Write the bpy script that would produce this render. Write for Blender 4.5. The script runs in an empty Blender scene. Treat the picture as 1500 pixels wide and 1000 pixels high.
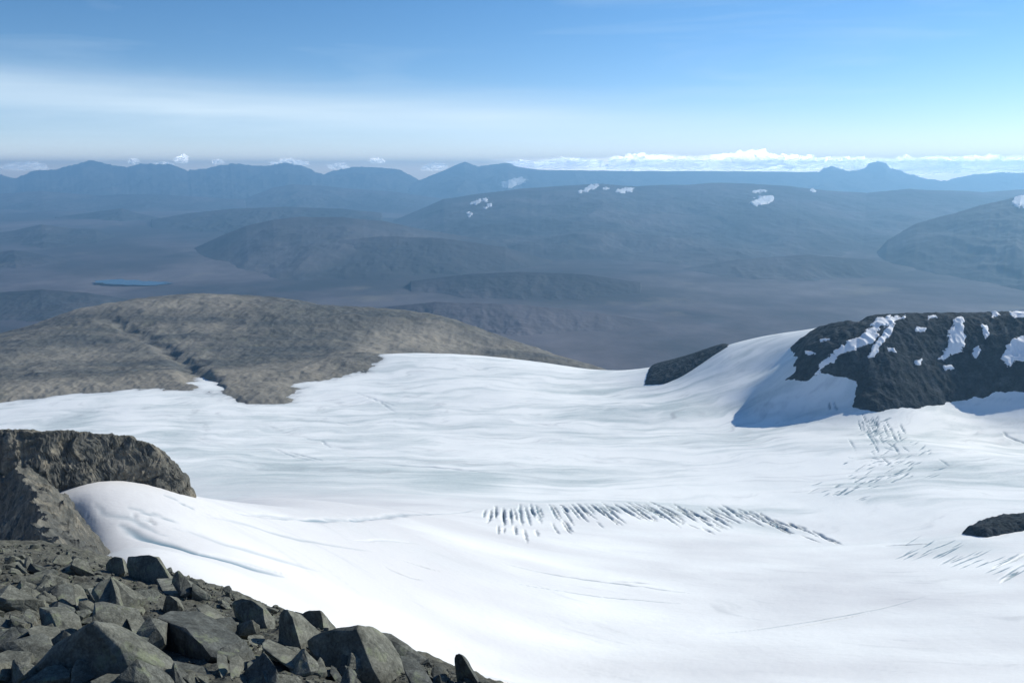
import bpy, bmesh, math, random
import numpy as np
from mathutils import Vector, Matrix

random.seed(7)
C = bpy.context.scene.collection
sc = bpy.context.scene

# ------------------------------------------------------------------ camera geometry
# the camera stands at the origin; every height is metres relative to the eye
FOC = 1299.0
TH = math.radians(10.98)
CT, ST = math.cos(TH), math.sin(TH)

def ray(px, py):
    """direction (dx, 1, dz) of the sight line through a point of the 1500x1000 photograph"""
    px = np.asarray(px, float); py = np.asarray(py, float)
    v = (500.0 - py) / FOC
    dy = CT + v * ST
    return (px - 750.0) / FOC / dy, (v * CT - ST) / dy

def at(px, py, Y):
    dx, dz = ray(px, py)
    return np.array([dx * Y, Y + 0 * dx, dz * Y]).T

# ------------------------------------------------------------------ numpy noise
def _hash(ix, iy, seed):
    h = (ix.astype(np.int64) * 374761393 + iy.astype(np.int64) * 668265263 + seed * 1442695041) & 0xFFFFFFFF
    h = ((h ^ (h >> 13)) * 1274126177) & 0xFFFFFFFF
    return (h ^ (h >> 16)) & 0xFFFFFFFF

def perlin(x, y, seed=0):
    x = np.asarray(x, float); y = np.asarray(y, float)
    x0 = np.floor(x); y0 = np.floor(y)
    fx = x - x0; fy = y - y0
    sx = fx * fx * fx * (fx * (fx * 6 - 15) + 10); sy = fy * fy * fy * (fy * (fy * 6 - 15) + 10)
    def g(ix, iy, ax, ay):
        a = _hash(ix, iy, seed) * (2 * math.pi / 4294967296.0)
        return np.cos(a) * ax + np.sin(a) * ay
    n00 = g(x0, y0, fx, fy); n10 = g(x0 + 1, y0, fx - 1, fy)
    n01 = g(x0, y0 + 1, fx, fy - 1); n11 = g(x0 + 1, y0 + 1, fx - 1, fy - 1)
    return 1.5 * ((n00 * (1 - sx) + n10 * sx) * (1 - sy) + (n01 * (1 - sx) + n11 * sx) * sy)

def fbm(x, y, octs=4, seed=0, gain=0.5, ridged=False):
    s = 0; a = 1.0; tot = 0
    for o in range(octs):
        n = perlin(x, y, seed + o * 17)
        if ridged: n = 1 - 2 * np.abs(n)
        s = s + a * n; tot += a
        a *= gain; x = x * 2.03 + 11.3; y = y * 2.03 + 5.7
    return s / tot

def sstep(a, b, x):
    t = np.clip((x - a) / (b - a), 0, 1)
    return t * t * (3 - 2 * t)

class TPS:
    """thin plate spline through points (x, y, z)"""
    def __init__(s, pts, lam=0.0, scale=1.0):
        p = np.array(pts, float); s.p = p[:, :2] / scale; s.s = scale
        n = len(p)
        K = s._k(s.p, s.p) + lam * np.eye(n)
        Pm = np.c_[np.ones(n), s.p]
        A = np.block([[K, Pm], [Pm.T, np.zeros((3, 3))]])
        s.w = np.linalg.solve(A, np.r_[p[:, 2], 0, 0, 0])
    @staticmethod
    def _k(a, b):
        d2 = ((a[:, None, :] - b[None, :, :]) ** 2).sum(-1)
        return 0.5 * d2 * np.log(d2 + 1e-12)
    def __call__(s, x, y):
        x = np.asarray(x, float); sh = x.shape
        q = np.c_[x.ravel(), np.asarray(y, float).ravel()] / s.s
        out = np.empty(len(q))
        for i in range(0, len(q), 20000):
            b = q[i:i + 20000]
            out[i:i + 20000] = s._k(b, s.p) @ s.w[:-3] + s.w[-3] + b @ s.w[-2:]
        return out.reshape(sh)

class GridH:
    """a height function sampled once on a fan-shaped grid, read back bicubically"""
    def __init__(s, f, u0, u1, nu, Y0, Y1, ny):
        s.u0, s.du, s.l0, s.nu, s.ny = u0, (u1 - u0) / (nu - 1), math.log(Y0), nu, ny
        s.dl = (math.log(Y1) - s.l0) / (ny - 1)
        U, Yv = np.meshgrid(np.linspace(u0, u1, nu), np.exp(s.l0 + s.dl * np.arange(ny)))
        s.Z = f(U * Yv, Yv)
    def __call__(s, x, y):
        x = np.asarray(x, float); y = np.maximum(np.asarray(y, float), 1e-3)
        a = np.clip((x / y - s.u0) / s.du, 0, s.nu - 1.001); b = np.clip((np.log(y) - s.l0) / s.dl, 0, s.ny - 1.001)
        i = a.astype(np.int32); j = b.astype(np.int32); fa = a - i; fb = b - j
        def w(t): return (-0.5 * t + t * t - 0.5 * t ** 3, 1 - 2.5 * t * t + 1.5 * t ** 3, 0.5 * t + 2 * t * t - 1.5 * t ** 3, -0.5 * t * t + 0.5 * t ** 3)
        wa, wb = w(fa), w(fb); out = 0
        for q in range(4):
            jj = np.clip(j + q - 1, 0, s.ny - 1); r = 0
            for p in range(4):
                r = r + wa[p] * s.Z[jj, np.clip(i + p - 1, 0, s.nu - 1)]
            out = out + wb[q] * r
        return out

def seg_dist(x, y, pl):
    """distance to a polyline and the parameter 0..1 along it"""
    pl = np.asarray(pl, float)
    L = np.r_[0, np.cumsum(np.hypot(*np.diff(pl, axis=0).T))]
    best = np.full(np.shape(x), 1e18); tt = np.zeros(np.shape(x))
    for i in range(len(pl) - 1):
        a, b = pl[i], pl[i + 1]; d = b - a; l2 = d @ d + 1e-12
        t = np.clip(((x - a[0]) * d[0] + (y - a[1]) * d[1]) / l2, 0, 1)
        dd = (x - a[0] - t * d[0]) ** 2 + (y - a[1] - t * d[1]) ** 2
        m = dd < best
        best = np.where(m, dd, best); tt = np.where(m, (L[i] + t * (L[i + 1] - L[i])) / L[-1], tt)
    return np.sqrt(best), tt

def poly_sd(x, y, poly):
    """signed distance to a closed polygon, positive inside"""
    pl = np.asarray(poly, float)
    d, _ = seg_dist(x, y, np.vstack([pl, pl[:1]]))
    ins = np.zeros(np.shape(x), bool)
    j = len(pl) - 1
    for i in range(len(pl)):
        xi, yi = pl[i]; xj, yj = pl[j]
        c = ((yi > y) != (yj > y)) & (x < (xj - xi) * (y - yi) / (yj - yi + 1e-12) + xi)
        ins ^= c; j = i
    return np.where(ins, d, -d)

def drape(px, py, h, y0, y1, n=500):
    """first meeting of the sight lines with the surface h(x, y) -> points"""
    px = np.atleast_1d(np.asarray(px, float)); py = np.atleast_1d(np.asarray(py, float))
    dx, dz = ray(px, py)
    Ys = np.geomspace(y0, y1, n)
    Y = Ys[None, :]
    f = dz[:, None] * Y - h(dx[:, None] * Y, np.broadcast_to(Y, (len(px), n)))
    hit = f <= 0
    k = np.where(hit.any(1), hit.argmax(1), n - 1)
    k = np.maximum(k, 1)
    a = Ys[k - 1].copy(); b = Ys[k].copy()
    for _ in range(14):
        m = (a + b) / 2
        below = dz * m - h(dx * m, m) <= 0
        b = np.where(below, m, b); a = np.where(below, a, m)
    m = (a + b) / 2
    return np.c_[dx * m, m, dz * m]

# ------------------------------------------------------------------ mesh helpers
def link(name, me, mat=None, parent=None):
    o = bpy.data.objects.new(name, me); C.objects.link(o)
    if mat: me.materials.append(mat)
    if parent: o.parent = parent
    return o

def grid_mesh(name, X, Yy, Z, mat, attrs=None, keep=None):
    n, m = X.shape
    co = np.stack([X, Yy, Z], -1).reshape(-1, 3)
    idx = np.arange(n * m).reshape(n, m)
    q = np.stack([idx[:-1, :-1], idx[:-1, 1:], idx[1:, 1:], idx[1:, :-1]], -1).reshape(-1, 4)
    if keep is not None:
        k = keep.reshape(n, m)
        kk = (k[:-1, :-1] | k[:-1, 1:] | k[1:, 1:] | k[1:, :-1]).ravel()
        q = q[kk]
        used = np.zeros(n * m, bool); used[q.ravel()] = True
        remap = np.cumsum(used) - 1
        q = remap[q]; co = co[used]
        attrs = {a: np.asarray(v).ravel()[used] for a, v in (attrs or {}).items()}
    me = bpy.data.meshes.new(name)
    me.vertices.add(len(co)); me.vertices.foreach_set('co', co.astype(np.float32).ravel())
    me.loops.add(q.size); me.loops.foreach_set('vertex_index', q.astype(np.int32).ravel())
    me.polygons.add(len(q)); me.polygons.foreach_set('loop_start', np.arange(0, q.size, 4, dtype=np.int32))
    me.polygons.foreach_set('use_smooth', np.ones(len(q), bool))
    me.update(calc_edges=True)
    for a, v in (attrs or {}).items():
        at_ = me.attributes.new(a, 'FLOAT', 'POINT')
        at_.data.foreach_set('value', np.asarray(v).astype(np.float32).ravel())
    return link(name, me, mat)

def tag(o, label=None, cat=None, group=None, kind=None):
    if label: o['label'] = label
    if cat: o['category'] = cat
    if group: o['group'] = group
    if kind: o['kind'] = kind
    return o

def ugrid(u0, u1, nu, Ys):
    U, Yv = np.meshgrid(np.linspace(u0, u1, nu), Ys)
    return U * Yv, Yv

# ------------------------------------------------------------------ materials
class NT:
    def __init__(s, name):
        s.m = bpy.data.materials.new(name); s.m.use_nodes = True
        s.t = s.m.node_tree; s.t.nodes.clear()
        s.out = s.t.nodes.new('ShaderNodeOutputMaterial')
    def n(s, typ, **kw):
        nd = s.t.nodes.new(typ)
        for k, v in kw.items():
            if k.startswith('i_'):
                nd.inputs[k[2:].replace('_', ' ')].default_value = v
            else: setattr(nd, k, v)
        return nd
    def l(s, a, b): s.t.links.new(a, b)
    def noise(s, vec, scale, detail=6, rough=0.55, dist=0.0):
        nd = s.n('ShaderNodeTexNoise'); nd.inputs['Scale'].default_value = scale
        nd.inputs['Detail'].default_value = detail; nd.inputs['Roughness'].default_value = rough
        nd.inputs['Distortion'].default_value = dist
        s.l(vec, nd.inputs['Vector']); return nd.outputs['Fac']
    def ramp(s, fac, stops, interp='LINEAR'):
        r = s.n('ShaderNodeValToRGB'); cr = r.color_ramp; cr.interpolation = interp
        while len(cr.elements) < len(stops): cr.elements.new(0.5)
        for e, (p, c) in zip(cr.elements, stops):
            e.position = p; e.color = (*c, 1) if not isinstance(c, (int, float)) else (c, c, c, 1)
        s.l(fac, r.inputs['Fac']); return r.outputs['Color']
    def mix(s, fac, a, b, blend='MIX'):
        m = s.n('ShaderNodeMix', data_type='RGBA', blend_type=blend)
        for k, v in ((0, fac), (6, a), (7, b)):
            if hasattr(v, 'links'): s.l(v, m.inputs[k])
            else: m.inputs[k].default_value = v if isinstance(v, (int, float)) else (*v, 1)
        return m.outputs[2]
    def math(s, op, a, b=0.0, clamp=False):
        m = s.n('ShaderNodeMath', operation=op, use_clamp=clamp)
        for k, v in ((0, a), (1, b)):
            if hasattr(v, 'links'): s.l(v, m.inputs[k])
            else: m.inputs[k].default_value = v
        return m.outputs[0]
    def coords(s, scale=(1, 1, 1), kind='Object', rot=(0, 0, 0)):
        tc = s.n('ShaderNodeTexCoord'); mp = s.n('ShaderNodeMapping')
        mp.inputs['Scale'].default_value = scale; mp.inputs['Rotation'].default_value = rot
        s.l(tc.outputs[kind], mp.inputs['Vector']); return mp.outputs['Vector']
    def attr(s, name):
        a = s.n('ShaderNodeAttribute', attribute_name=name); return a.outputs['Fac']
    def bump(s, h, strength, dist, prev=None):
        b = s.n('ShaderNodeBump'); b.inputs['Strength'].default_value = strength
        b.inputs['Distance'].default_value = dist; s.l(h, b.inputs['Height'])
        if prev is not None: s.l(prev, b.inputs['Normal'])
        return b.outputs['Normal']
    def finish(s, col, rough=0.9, normal=None, spec=0.2, **kw):
        p = s.n('ShaderNodeBsdfPrincipled')
        if hasattr(col, 'links'): s.l(col, p.inputs['Base Color'])
        else: p.inputs['Base Color'].default_value = (*col, 1)
        if hasattr(rough, 'links'): s.l(rough, p.inputs['Roughness'])
        else: p.inputs['Roughness'].default_value = rough
        p.inputs['Specular IOR Level'].default_value = spec
        for k, v in kw.items(): p.inputs[k.replace('_', ' ')].default_value = v
        if normal is not None: s.l(normal, p.inputs['Normal'])
        s.l(p.outputs[0], s.out.inputs['Surface'])
        return s.m

def mat_glacier():
    t = NT('glacier_snow_and_ice')
    v = t.coords((1, 1, 1))
    ice = t.attr('ice'); crev = t.attr('crevasse'); dirt = t.attr('dirt')
    n1 = t.noise(t.coords((0.02, 0.05, 0.05)), 1.0, 8, 0.6, 0.6)
    n2 = t.noise(v, 0.35, 6, 0.65)
    icef = t.math('MULTIPLY', ice, t.math('ADD', 0.55, t.math('MULTIPLY', n1, 0.9)), True)
    snow = t.ramp(n2, [(0.3, (0.835, 0.84, 0.81)), (0.7, (0.87, 0.872, 0.838))])
    snow = t.mix(t.attr('old_dimmed'), snow, (0.63, 0.62, 0.612))  # old snow, colour also lowered near left to offset the strong sun there
    icec = t.ramp(n2, [(0.25, (0.40, 0.465, 0.465)), (0.75, (0.575, 0.625, 0.61))])
    c = t.mix(icef, snow, icec)
    c = t.mix(dirt, c, (0.33, 0.345, 0.355))
    c = t.mix(t.math('MULTIPLY', crev, 1.35, True), c, (0.13, 0.21, 0.26))
    b = t.bump(n2, 0.25, 0.5)
    n3 = t.noise(t.coords((0.25, 0.8, 0.8)), 1.0, 5, 0.6)
    b = t.bump(n3, 0.25, 0.35, b)
    return t.finish(c, 0.7, b, 0.25)

def mat_rock(name, cols, scale, bump_d, coord_scale=(1, 1, 1), lichen=None, streak=None, grain=0.85, pale=None, vary=False):
    t = NT(name)
    v = t.coords(coord_scale)
    n1 = t.noise(v, scale, 8, 0.62, 0.3)
    n2 = t.noise(v, scale * 5.3, 8, 0.7)
    n3 = t.noise(v, scale * 0.23, 4, 0.55)
    c = t.ramp(n1, [(0.3, cols[0]), (0.5, cols[1]), (0.7, cols[2])])
    c = t.mix(t.math('MULTIPLY', t.ramp(n3, [(0.4, 0.0), (0.65, 1.0)]), 0.6), c, cols[3])
    spk = t.ramp(n2, [(0.32, 0.5), (0.5, 1.0), (0.68, 1.5)])
    c = t.mix(grain, c, spk, 'MULTIPLY')
    n6 = t.noise(v, scale * 21, 5, 0.7)
    c = t.mix(0.6, c, t.ramp(n6, [(0.3, 0.6), (0.5, 1.0), (0.7, 1.4)]), 'MULTIPLY')
    if vary:
        oi = t.n('ShaderNodeObjectInfo')
        c = t.mix(1.0, c, t.ramp(oi.outputs['Random'], [(0.0, (0.62, 0.64, 0.66)), (0.3, (0.95, 0.95, 0.92)), (0.7, (1.08, 1.05, 0.96)), (1.0, (1.25, 1.23, 1.15))]), 'MULTIPLY')
    if lichen:
        n4 = t.noise(v, scale * 1.7, 6, 0.7)
        c = t.mix(t.math('MULTIPLY', t.ramp(n4, [(0.56, 0.0), (0.66, 1.0)]), 0.55), c, lichen)
    if streak:
        ns = t.noise(t.coords(streak[0]), 1.0, 6, 0.6, 0.4)
        c = t.mix(t.ramp(ns, [(0.42, 0.0), (0.62, streak[2])]), c, streak[1])
    if pale:
        c = t.mix(t.math('MULTIPLY', t.attr('pale'), t.math('ADD', 0.3, n1), True), c, pale)
    vo = t.n('ShaderNodeTexVoronoi', feature='DISTANCE_TO_EDGE'); vo.inputs['Scale'].default_value = scale * 1.3
    t.l(v, vo.inputs['Vector'])
    crack = t.ramp(vo.outputs['Distance'], [(0.0, 0.0), (0.06, 1.0)])
    b = t.bump(n1, 0.7, bump_d)
    b = t.bump(n2, 0.6, bump_d * 0.35, b)
    b = t.bump(n6, 0.5, bump_d * 0.12, b)
    b = t.bump(crack, 0.25, bump_d * 0.4, b)
    return t.finish(c, 0.92, b, 0.06)

def mat_moor(name, cols, scale, streak=(1, 1, 1), bump_d=30, light=None):
    t = NT(name)
    v = t.coords(streak)
    n1 = t.noise(v, scale, 8, 0.62, 0.5)
    n2 = t.noise(v, scale * 6, 8, 0.65, 0.2)
    c = t.ramp(n1, [(0.36, cols[0]), (0.48, cols[1]), (0.64, cols[2])])
    c = t.mix(0.7, c, t.ramp(n2, [(0.3, 0.6), (0.7, 1.4)]), 'MULTIPLY')
    n5 = t.noise(v, scale * 0.55, 5, 0.55, 0.3)
    c = t.mix(t.ramp(n5, [(0.48, 0.0), (0.58, 0.7)]), c, (0.035, 0.042, 0.048))
    if light:
        n3 = t.noise(v, scale * 2.3, 6, 0.6)
        c = t.mix(t.ramp(n3, [(0.6, 0.0), (0.7, 0.6)]), c, light)
    b = t.bump(n2, 0.5, bump_d)
    return t.finish(c, 0.95, b, 0.1)

def mat_snow(name='old_snow'):
    t = NT(name)
    n = t.noise(t.coords(), 0.4, 6, 0.6)
    c = t.ramp(n, [(0.3, (0.74, 0.76, 0.78)), (0.7, (0.80, 0.80, 0.81))])
    return t.finish(c, 0.7, t.bump(n, 0.3, 0.4), 0.25)

def mat_cloud(name='cloud_white', dens=1.0):
    t = NT(name)
    d = t.n('ShaderNodeBsdfDiffuse'); d.inputs['Color'].default_value = (0.97, 0.97, 0.97, 1)
    tr = t.n('ShaderNodeBsdfTranslucent'); tr.inputs['Color'].default_value = (0.97, 0.97, 0.97, 1)
    mx = t.n('ShaderNodeAddShader')
    t.l(d.outputs[0], mx.inputs[0]); t.l(tr.outputs[0], mx.inputs[1])
    tp = t.n('ShaderNodeBsdfTransparent')
    lw = t.n('ShaderNodeLayerWeight'); lw.inputs['Blend'].default_value = 0.35
    nz = t.noise(t.coords(), 0.0012, 6, 0.65)
    a = t.math('SUBTRACT', 1.0, lw.outputs['Facing'])
    a = t.math('MULTIPLY', t.math('POWER', a, 1.3), t.math('ADD', 0.35 - (1 - dens) * 0.6, t.math('MULTIPLY', nz, 1.3 * dens)), True)
    m2 = t.n('ShaderNodeMixShader'); t.l(a, m2.inputs[0])
    t.l(tp.outputs[0], m2.inputs[1]); t.l(mx.outputs[0], m2.inputs[2])
    t.l(m2.outputs[0], t.out.inputs['Surface'])
    return t.m

M_glacier = mat_glacier()
M_boulder = mat_rock('weathered_grey_rock', [(0.070, 0.073, 0.066), (0.130, 0.134, 0.120), (0.215, 0.218, 0.194), (0.096, 0.099, 0.094)],
                     1.6, 0.05, lichen=(0.20, 0.225, 0.135), vary=True)
M_slope = mat_rock('slope_scree', [(0.05, 0.05, 0.043), (0.095, 0.094, 0.078), (0.16, 0.157, 0.13), (0.075, 0.075, 0.064)], 2.2, 0.12,  # base darkened so gaps between the boulders look shaded
                   lichen=(0.2, 0.21, 0.14))
M_cliff = mat_rock('cliff_rock', [(0.072, 0.072, 0.065), (0.138, 0.130, 0.108), (0.26, 0.225, 0.165), (0.085, 0.09, 0.086)], 0.13, 1.0,
                   streak=((0.2, 0.2, 0.16), (0.055, 0.058, 0.055), 0.7))
M_lefthill = mat_rock('hill_rock_and_scree', [(0.10, 0.097, 0.086), (0.16, 0.15, 0.13), (0.245, 0.228, 0.19), (0.11, 0.115, 0.105)], 0.016, 2.2,
                      coord_scale=(1.0, 0.34, 1.0), lichen=(0.165, 0.165, 0.12), streak=((0.0028, 0.010, 0.010), (0.07, 0.08, 0.085), 0.8), grain=0.45, pale=(0.34, 0.305, 0.245))
M_darkrock = mat_rock('dark_hill_rock', [(0.014, 0.020, 0.025), (0.030, 0.039, 0.046), (0.075, 0.086, 0.095), (0.021, 0.029, 0.036)], 0.06, 2.5)
M_moor = mat_moor('moorland', [(0.046, 0.053, 0.064), (0.092, 0.087, 0.100), (0.155, 0.140, 0.148)], 0.00045, (1, 0.8, 1), 12, light=(0.2, 0.18, 0.15))
M_hill = mat_moor('hill_heath', [(0.042, 0.053, 0.062), (0.078, 0.082, 0.092), (0.122, 0.114, 0.122)], 0.0005, (1, 0.7, 1), 16)
M_woods = mat_moor('dark_heath', [(0.032, 0.043, 0.052), (0.054, 0.062, 0.070), (0.09, 0.088, 0.095)], 0.0006, (1, 0.7, 1), 14)
M_mount = mat_moor('mountain_rock', [(0.045, 0.05, 0.055), (0.07, 0.07, 0.072), (0.11, 0.105, 0.1)], 0.0006, (1, 1, 1.5), 80)
M_snow = mat_snow()
M_cloud = mat_cloud()
M_cloud_thin = mat_cloud('cloud_thin', 0.58)

# ================================================================== GLACIER
G = []
def g(px, py, Y): G.append(at(px, py, Y))
def gz(px, Y, z):
    dx, _ = ray(px, 700); G.append(np.array([dx * Y, Y, z]))
for a in [(700, 1000, 280), (1100, 1000, 300), (1500, 1000, 300), (1750, 1000, 300), (500, 900, 270), (600, 900, 310), (750, 900, 370),
          (1100, 900, 420), (1500, 900, 400), (750, 800, 545), (450, 800, 345), (300, 760, 303), (350, 760, 338), (400, 780, 350), (1100, 800, 640), (1500, 830, 520), (1450, 778, 660),
          (330, 742, 352), (450, 750, 425), (560, 750, 555), (700, 742, 760), (850, 736, 830), (950, 731, 850), (1100, 748, 800), (1200, 785, 700), (320, 728, 560), (450, 737, 640), (570, 739, 740),
          (700, 700, 1000), (950, 700, 1020), (300, 700, 980), (200, 640, 1300), (0, 620, 1450), (-200, 640, 1400), (750, 660, 1200), (500, 660, 1200),
          (750, 620, 1420), (750, 580, 1650), (750, 540, 1950), (750, 527, 2080), (560, 520, 2100), (950, 541, 1930), (430, 590, 1600),
          (0, 592, 1620), (-250, 610, 1600), (200, 580, 1620), (550, 545, 1900), (1100, 600, 1450), (1250, 602, 1330), (1200, 700, 950), (1200, 650, 1170), (1400, 590, 1370),
          (1500, 572, 1360), (1650, 560, 1340), (1350, 650, 1130), (1450, 700, 900), (1350, 740, 780), (1600, 700, 880),
          (60, 722, 285), (75, 760, 200), (130, 686, 301), (200, 709, 311), (278, 722, 318), (200, 800, 190), (300, 800, 260), (400, 850, 260), (155, 828, 95), (105, 775, 130),
          # shoulder, apron and crest of the right hill
          (1065, 506, 1800), (1130, 491, 1770), (1200, 479, 1700), (1260, 471, 1580), (1310, 469, 1500), (1400, 467, 1490), (1500, 465, 1480), (1700, 460, 1480), (1310, 471, 1545), (1400, 470, 1545), (1500, 469, 1540), (1700, 465, 1540),
          (1085, 560, 1560), (1070, 530, 1680), (1110, 510, 1700), (1168, 527, 1475), (1190, 524, 1455), (1235, 518, 1435), (1152, 592, 1400), (1118, 575, 1470), (1122, 545, 1570), (1182, 594, 1390), (1235, 598, 1355),
          (1000, 560, 1700), (1000, 600, 1480), (945, 562, 1800),
          (1300, 535, 1405), (1400, 525, 1430), (1500, 515, 1420), (1700, 500, 1410)]:
    g(*a)
for px, Y, z in [(750, 2230, -482), (750, 2600, -700), (750, 3400, -1180), (560, 2260, -478), (560, 2700, -680), (950, 2100, -480), (950, 2500, -700),
                 (300, 2300, -560), (0, 2300, -560), (-250, 2300, -560), (0, 3400, -1180), (-300, 3400, -1180), (1065, 2150, -490), (1065, 2600, -800), (1200, 1850, -350),
                 (1310, 1720, -300), (1500, 1720, -300), (1700, 1720, -300), (1200, 2300, -650), (1500, 2300, -650), (1700, 2300, -650), (1400, 3400, -1180), (1750, 3400, -1180),
                 (200, 520, -235), (100, 450, -190), (0, 520, -240), (-150, 480, -250), (0, 800, -330), (-200, 900, -350),
                 (0, 250, -125), (-150, 250, -150), (0, 130, -75), (-200, 120, -85),
                 (400, 140, -82), (700, 150, -105), (1000, 160, -112), (1400, 160, -112)]:
    gz(px, Y, z)
for px, Y, z in [(2050, 300, -185), (2050, 520, -235), (2050, 900, -305), (2050, 1340, -325), (2050, 1480, -225), (2050, 1540, -228), (2050, 1800, -320), (2050, 2600, -800), (2050, 3400, -1180), (-420, 300, -160), (-420, 900, -360), (-420, 1600, -440), (-420, 3400, -1180)]:
    gz(px, Y, z)
tps_g = GridH(TPS(G, lam=0.02, scale=300.0), -1.05, 1.2, 300, 60, 3700, 260)

SCOOP = drape([84, 96, 116, 140, 160], [752, 782, 806, 824, 834], tps_g, 60, 600, 400)[:, :2]
def glacier_low(x, y):
    z = tps_g(x, y)
    near_ = (y < 330) & (x < 0)
    if np.any(near_):      # hollow scooped by the wind between the snow and the sun-warmed rock
        d, t = seg_dist(np.where(near_, x, 1e4), y, SCOOP)
        wsc = 7 + 4 * t
        z = z - 5.5 * np.exp(-(d / wsc) ** 2)
    far = sstep(420, 900, y)
    z = z + far * 2.2 * fbm(x / 190 + 3, y / 150, 2, 21) + 0.5 * fbm(x / 45, y / 60, 2, 5)
    return z

# ================================================================== LEFT HILL
print('left hill...')
H = []
for a in [(-250, 520, 2600), (-120, 505, 2650), (0, 489, 2750), (60, 470, 2850), (130, 450, 2950), (200, 438, 3050), (320, 431, 3150), (400, 436, 3200), (480, 447, 3100), (560, 453, 3050), (640, 463, 2950),
          (700, 478, 2850), (780, 508, 2700), (850, 530, 2550), (900, 548, 2480),
          (-250, 610, 1640), (0, 590, 1640), (120, 576, 1680), (260, 577, 1660), (330, 570, 1690), (390, 588, 1600), (428, 588, 1600), (432, 562, 1780), (500, 553, 1850), (548, 545, 1900), (560, 525, 2060),
          (0, 540, 2050), (150, 520, 2250), (250, 520, 2250), (330, 500, 2400), (420, 480, 2600), (420, 530, 2150), (500, 500, 2420), (560, 490, 2560), (640, 495, 2560), (300, 465, 2750), (150, 480, 2600),
          (720, 515, 2500)]:
    H.append(at(*a))
for px, Y, z in [(-250, 1500, -480), (0, 1480, -470), (200, 1500, -460), (400, 1450, -455), (450, 1600, -450), (520, 1750, -465), (600, 1980, -475), (700, 2250, -520), (850, 2350, -580), (950, 2300, -640),
                 (-250, 3200, -800), (0, 3400, -800), (200, 3700, -800), (400, 3900, -830), (600, 3700, -830), (800, 3300, -850), (950, 2800, -850), (400, 5000, -1250), (-200, 5000, -1250), (800, 5000, -1250), (1000, 3500, -1200)]:
    dx, _ = ray(px, 500); H.append(np.array([dx * Y, Y, z]))
tps_h = GridH(TPS(H, lam=0.01, scale=600.0), -1.05, 0.3, 190, 1350, 5300, 140)
gully = drape([150, 190, 235, 268, 295, 312], [462, 480, 505, 528, 548, 566], tps_h, 1400, 3300)[:, :2]
gully2 = drape([255, 275, 290], [533, 550, 566], tps_h, 1400, 3300)[:, :2]
cliffl = drape([545, 560, 540, 520], [470, 500, 525, 548], tps_h, 1400, 3300)[:, :2]
def left_hill(x, y):
    z = tps_h(x, y)
    n = fbm(x / 210, y / 260, 6, 130, 0.55)
    r = fbm(x / 90, y / 140, 6, 140, 0.66, True)
    damp = sstep(3600, 2900, y)
    z = z + (13 * n + 7 * r - 3) * (0.4 + 0.6 * damp)
    w = 14 * perlin(x / 60, y / 60, 9)
    for pl, wd, d in ((gully, 22, 20), (gully2, 14, 10)):
        dd, t = seg_dist(x + w, y + w, pl)
        z = z - d * np.exp(-(dd / wd) ** 2) * (0.35 + 0.65 * t)
    return z

# crevasses: (pixel polyline, half width m, depth m, colour)
CREV = []
rg = random.Random(3)
def arc_y(px): return np.interp(px, [700, 760, 860, 950, 1010, 1070, 1130, 1200, 1270], [741, 737, 736, 731, 734, 742, 755, 779, 800])
for i in range(84):
    px = 712 + (1205 - 712) * (i + rg.random() * 0.9) / 84
    if perlin(px / 21.0, 0.3, 8) < -0.62 or rg.random() < 0.05: continue
    px += rg.uniform(-5, 5)
    y0 = arc_y(px) + rg.uniform(0, 7 if px < 930 else 17) - (4 if px > 1050 else 0)
    f = (px - 712) / 300
    ang = np.interp(px, [712, 735, 760, 820, 900, 1000, 1200], [-14, 2, 12, 40, 58, 60, 65])
    ang = math.radians(ang + rg.uniform(-7, 7))
    L = rg.uniform(12, 26) * np.interp(px, [712, 800, 900, 1200], [1.0, 1.25, 2.2, 2.4])
    if px > 1120: L *= 0.6
    x1 = px + math.sin(ang) * L; y1 = y0 + math.cos(ang) * L
    mx = (px + x1) / 2 + rg.uniform(-1.2, 1.2); my = (y0 + y1) / 2 - rg.uniform(0, 1.2)
    CREV.append(([(px, y0), (mx, my), (x1, y1)], rg.uniform(0.6, 1.45), rg.uniform(1.5, 3.5), rg.uniform(0.65, 1.0)))
for i in range(24):
    px = 720 + rg.random() * 330
    y0 = arc_y(px) + rg.uniform(16, 38)
    ang = math.radians(np.interp(px, [712, 760, 820, 900, 1200], [-10, 12, 35, 58, 66]) + rg.uniform(-6, 6))
    L = rg.uniform(7, 24)
    CREV.append(([(px, y0), (px + math.sin(ang) * L, y0 + math.cos(ang) * L)], rg.uniform(0.7, 1.2), rg.uniform(1, 2.5), rg.uniform(0.3, 0.6)))
# icefall under the right hill
for i in range(150):
    s = rg.random()
    cx = np.interp(s, [0, 0.35, 0.7, 1], [1270, 1300, 1310, 1215]) + rg.gauss(0, 1) * np.interp(s, [0, 0.4, 0.8, 1], [4, 28, 38, 25])
    cy = np.interp(s, [0, 0.35, 0.7, 1], [612, 650, 690, 728]) + rg.gauss(0, 6)
    an = np.interp(s, [0, 0.35, 0.6, 1], [70, 70, -20, -14]) if rg.random() < 0.6 else np.interp(cx, [1200, 1400], [-10, -38])
    an = math.radians(an + rg.uniform(-12, 12)); L = rg.uniform(3, 11)
    dx, dy = math.cos(an) * L, math.sin(an) * L
    CREV.append(([(cx - dx, cy - dy), (cx, cy + rg.uniform(-1, 1)), (cx + dx, cy + dy)], rg.uniform(0.8, 1.9), rg.uniform(0.5, 1.3), rg.uniform(0.5, 1.0)))
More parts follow.
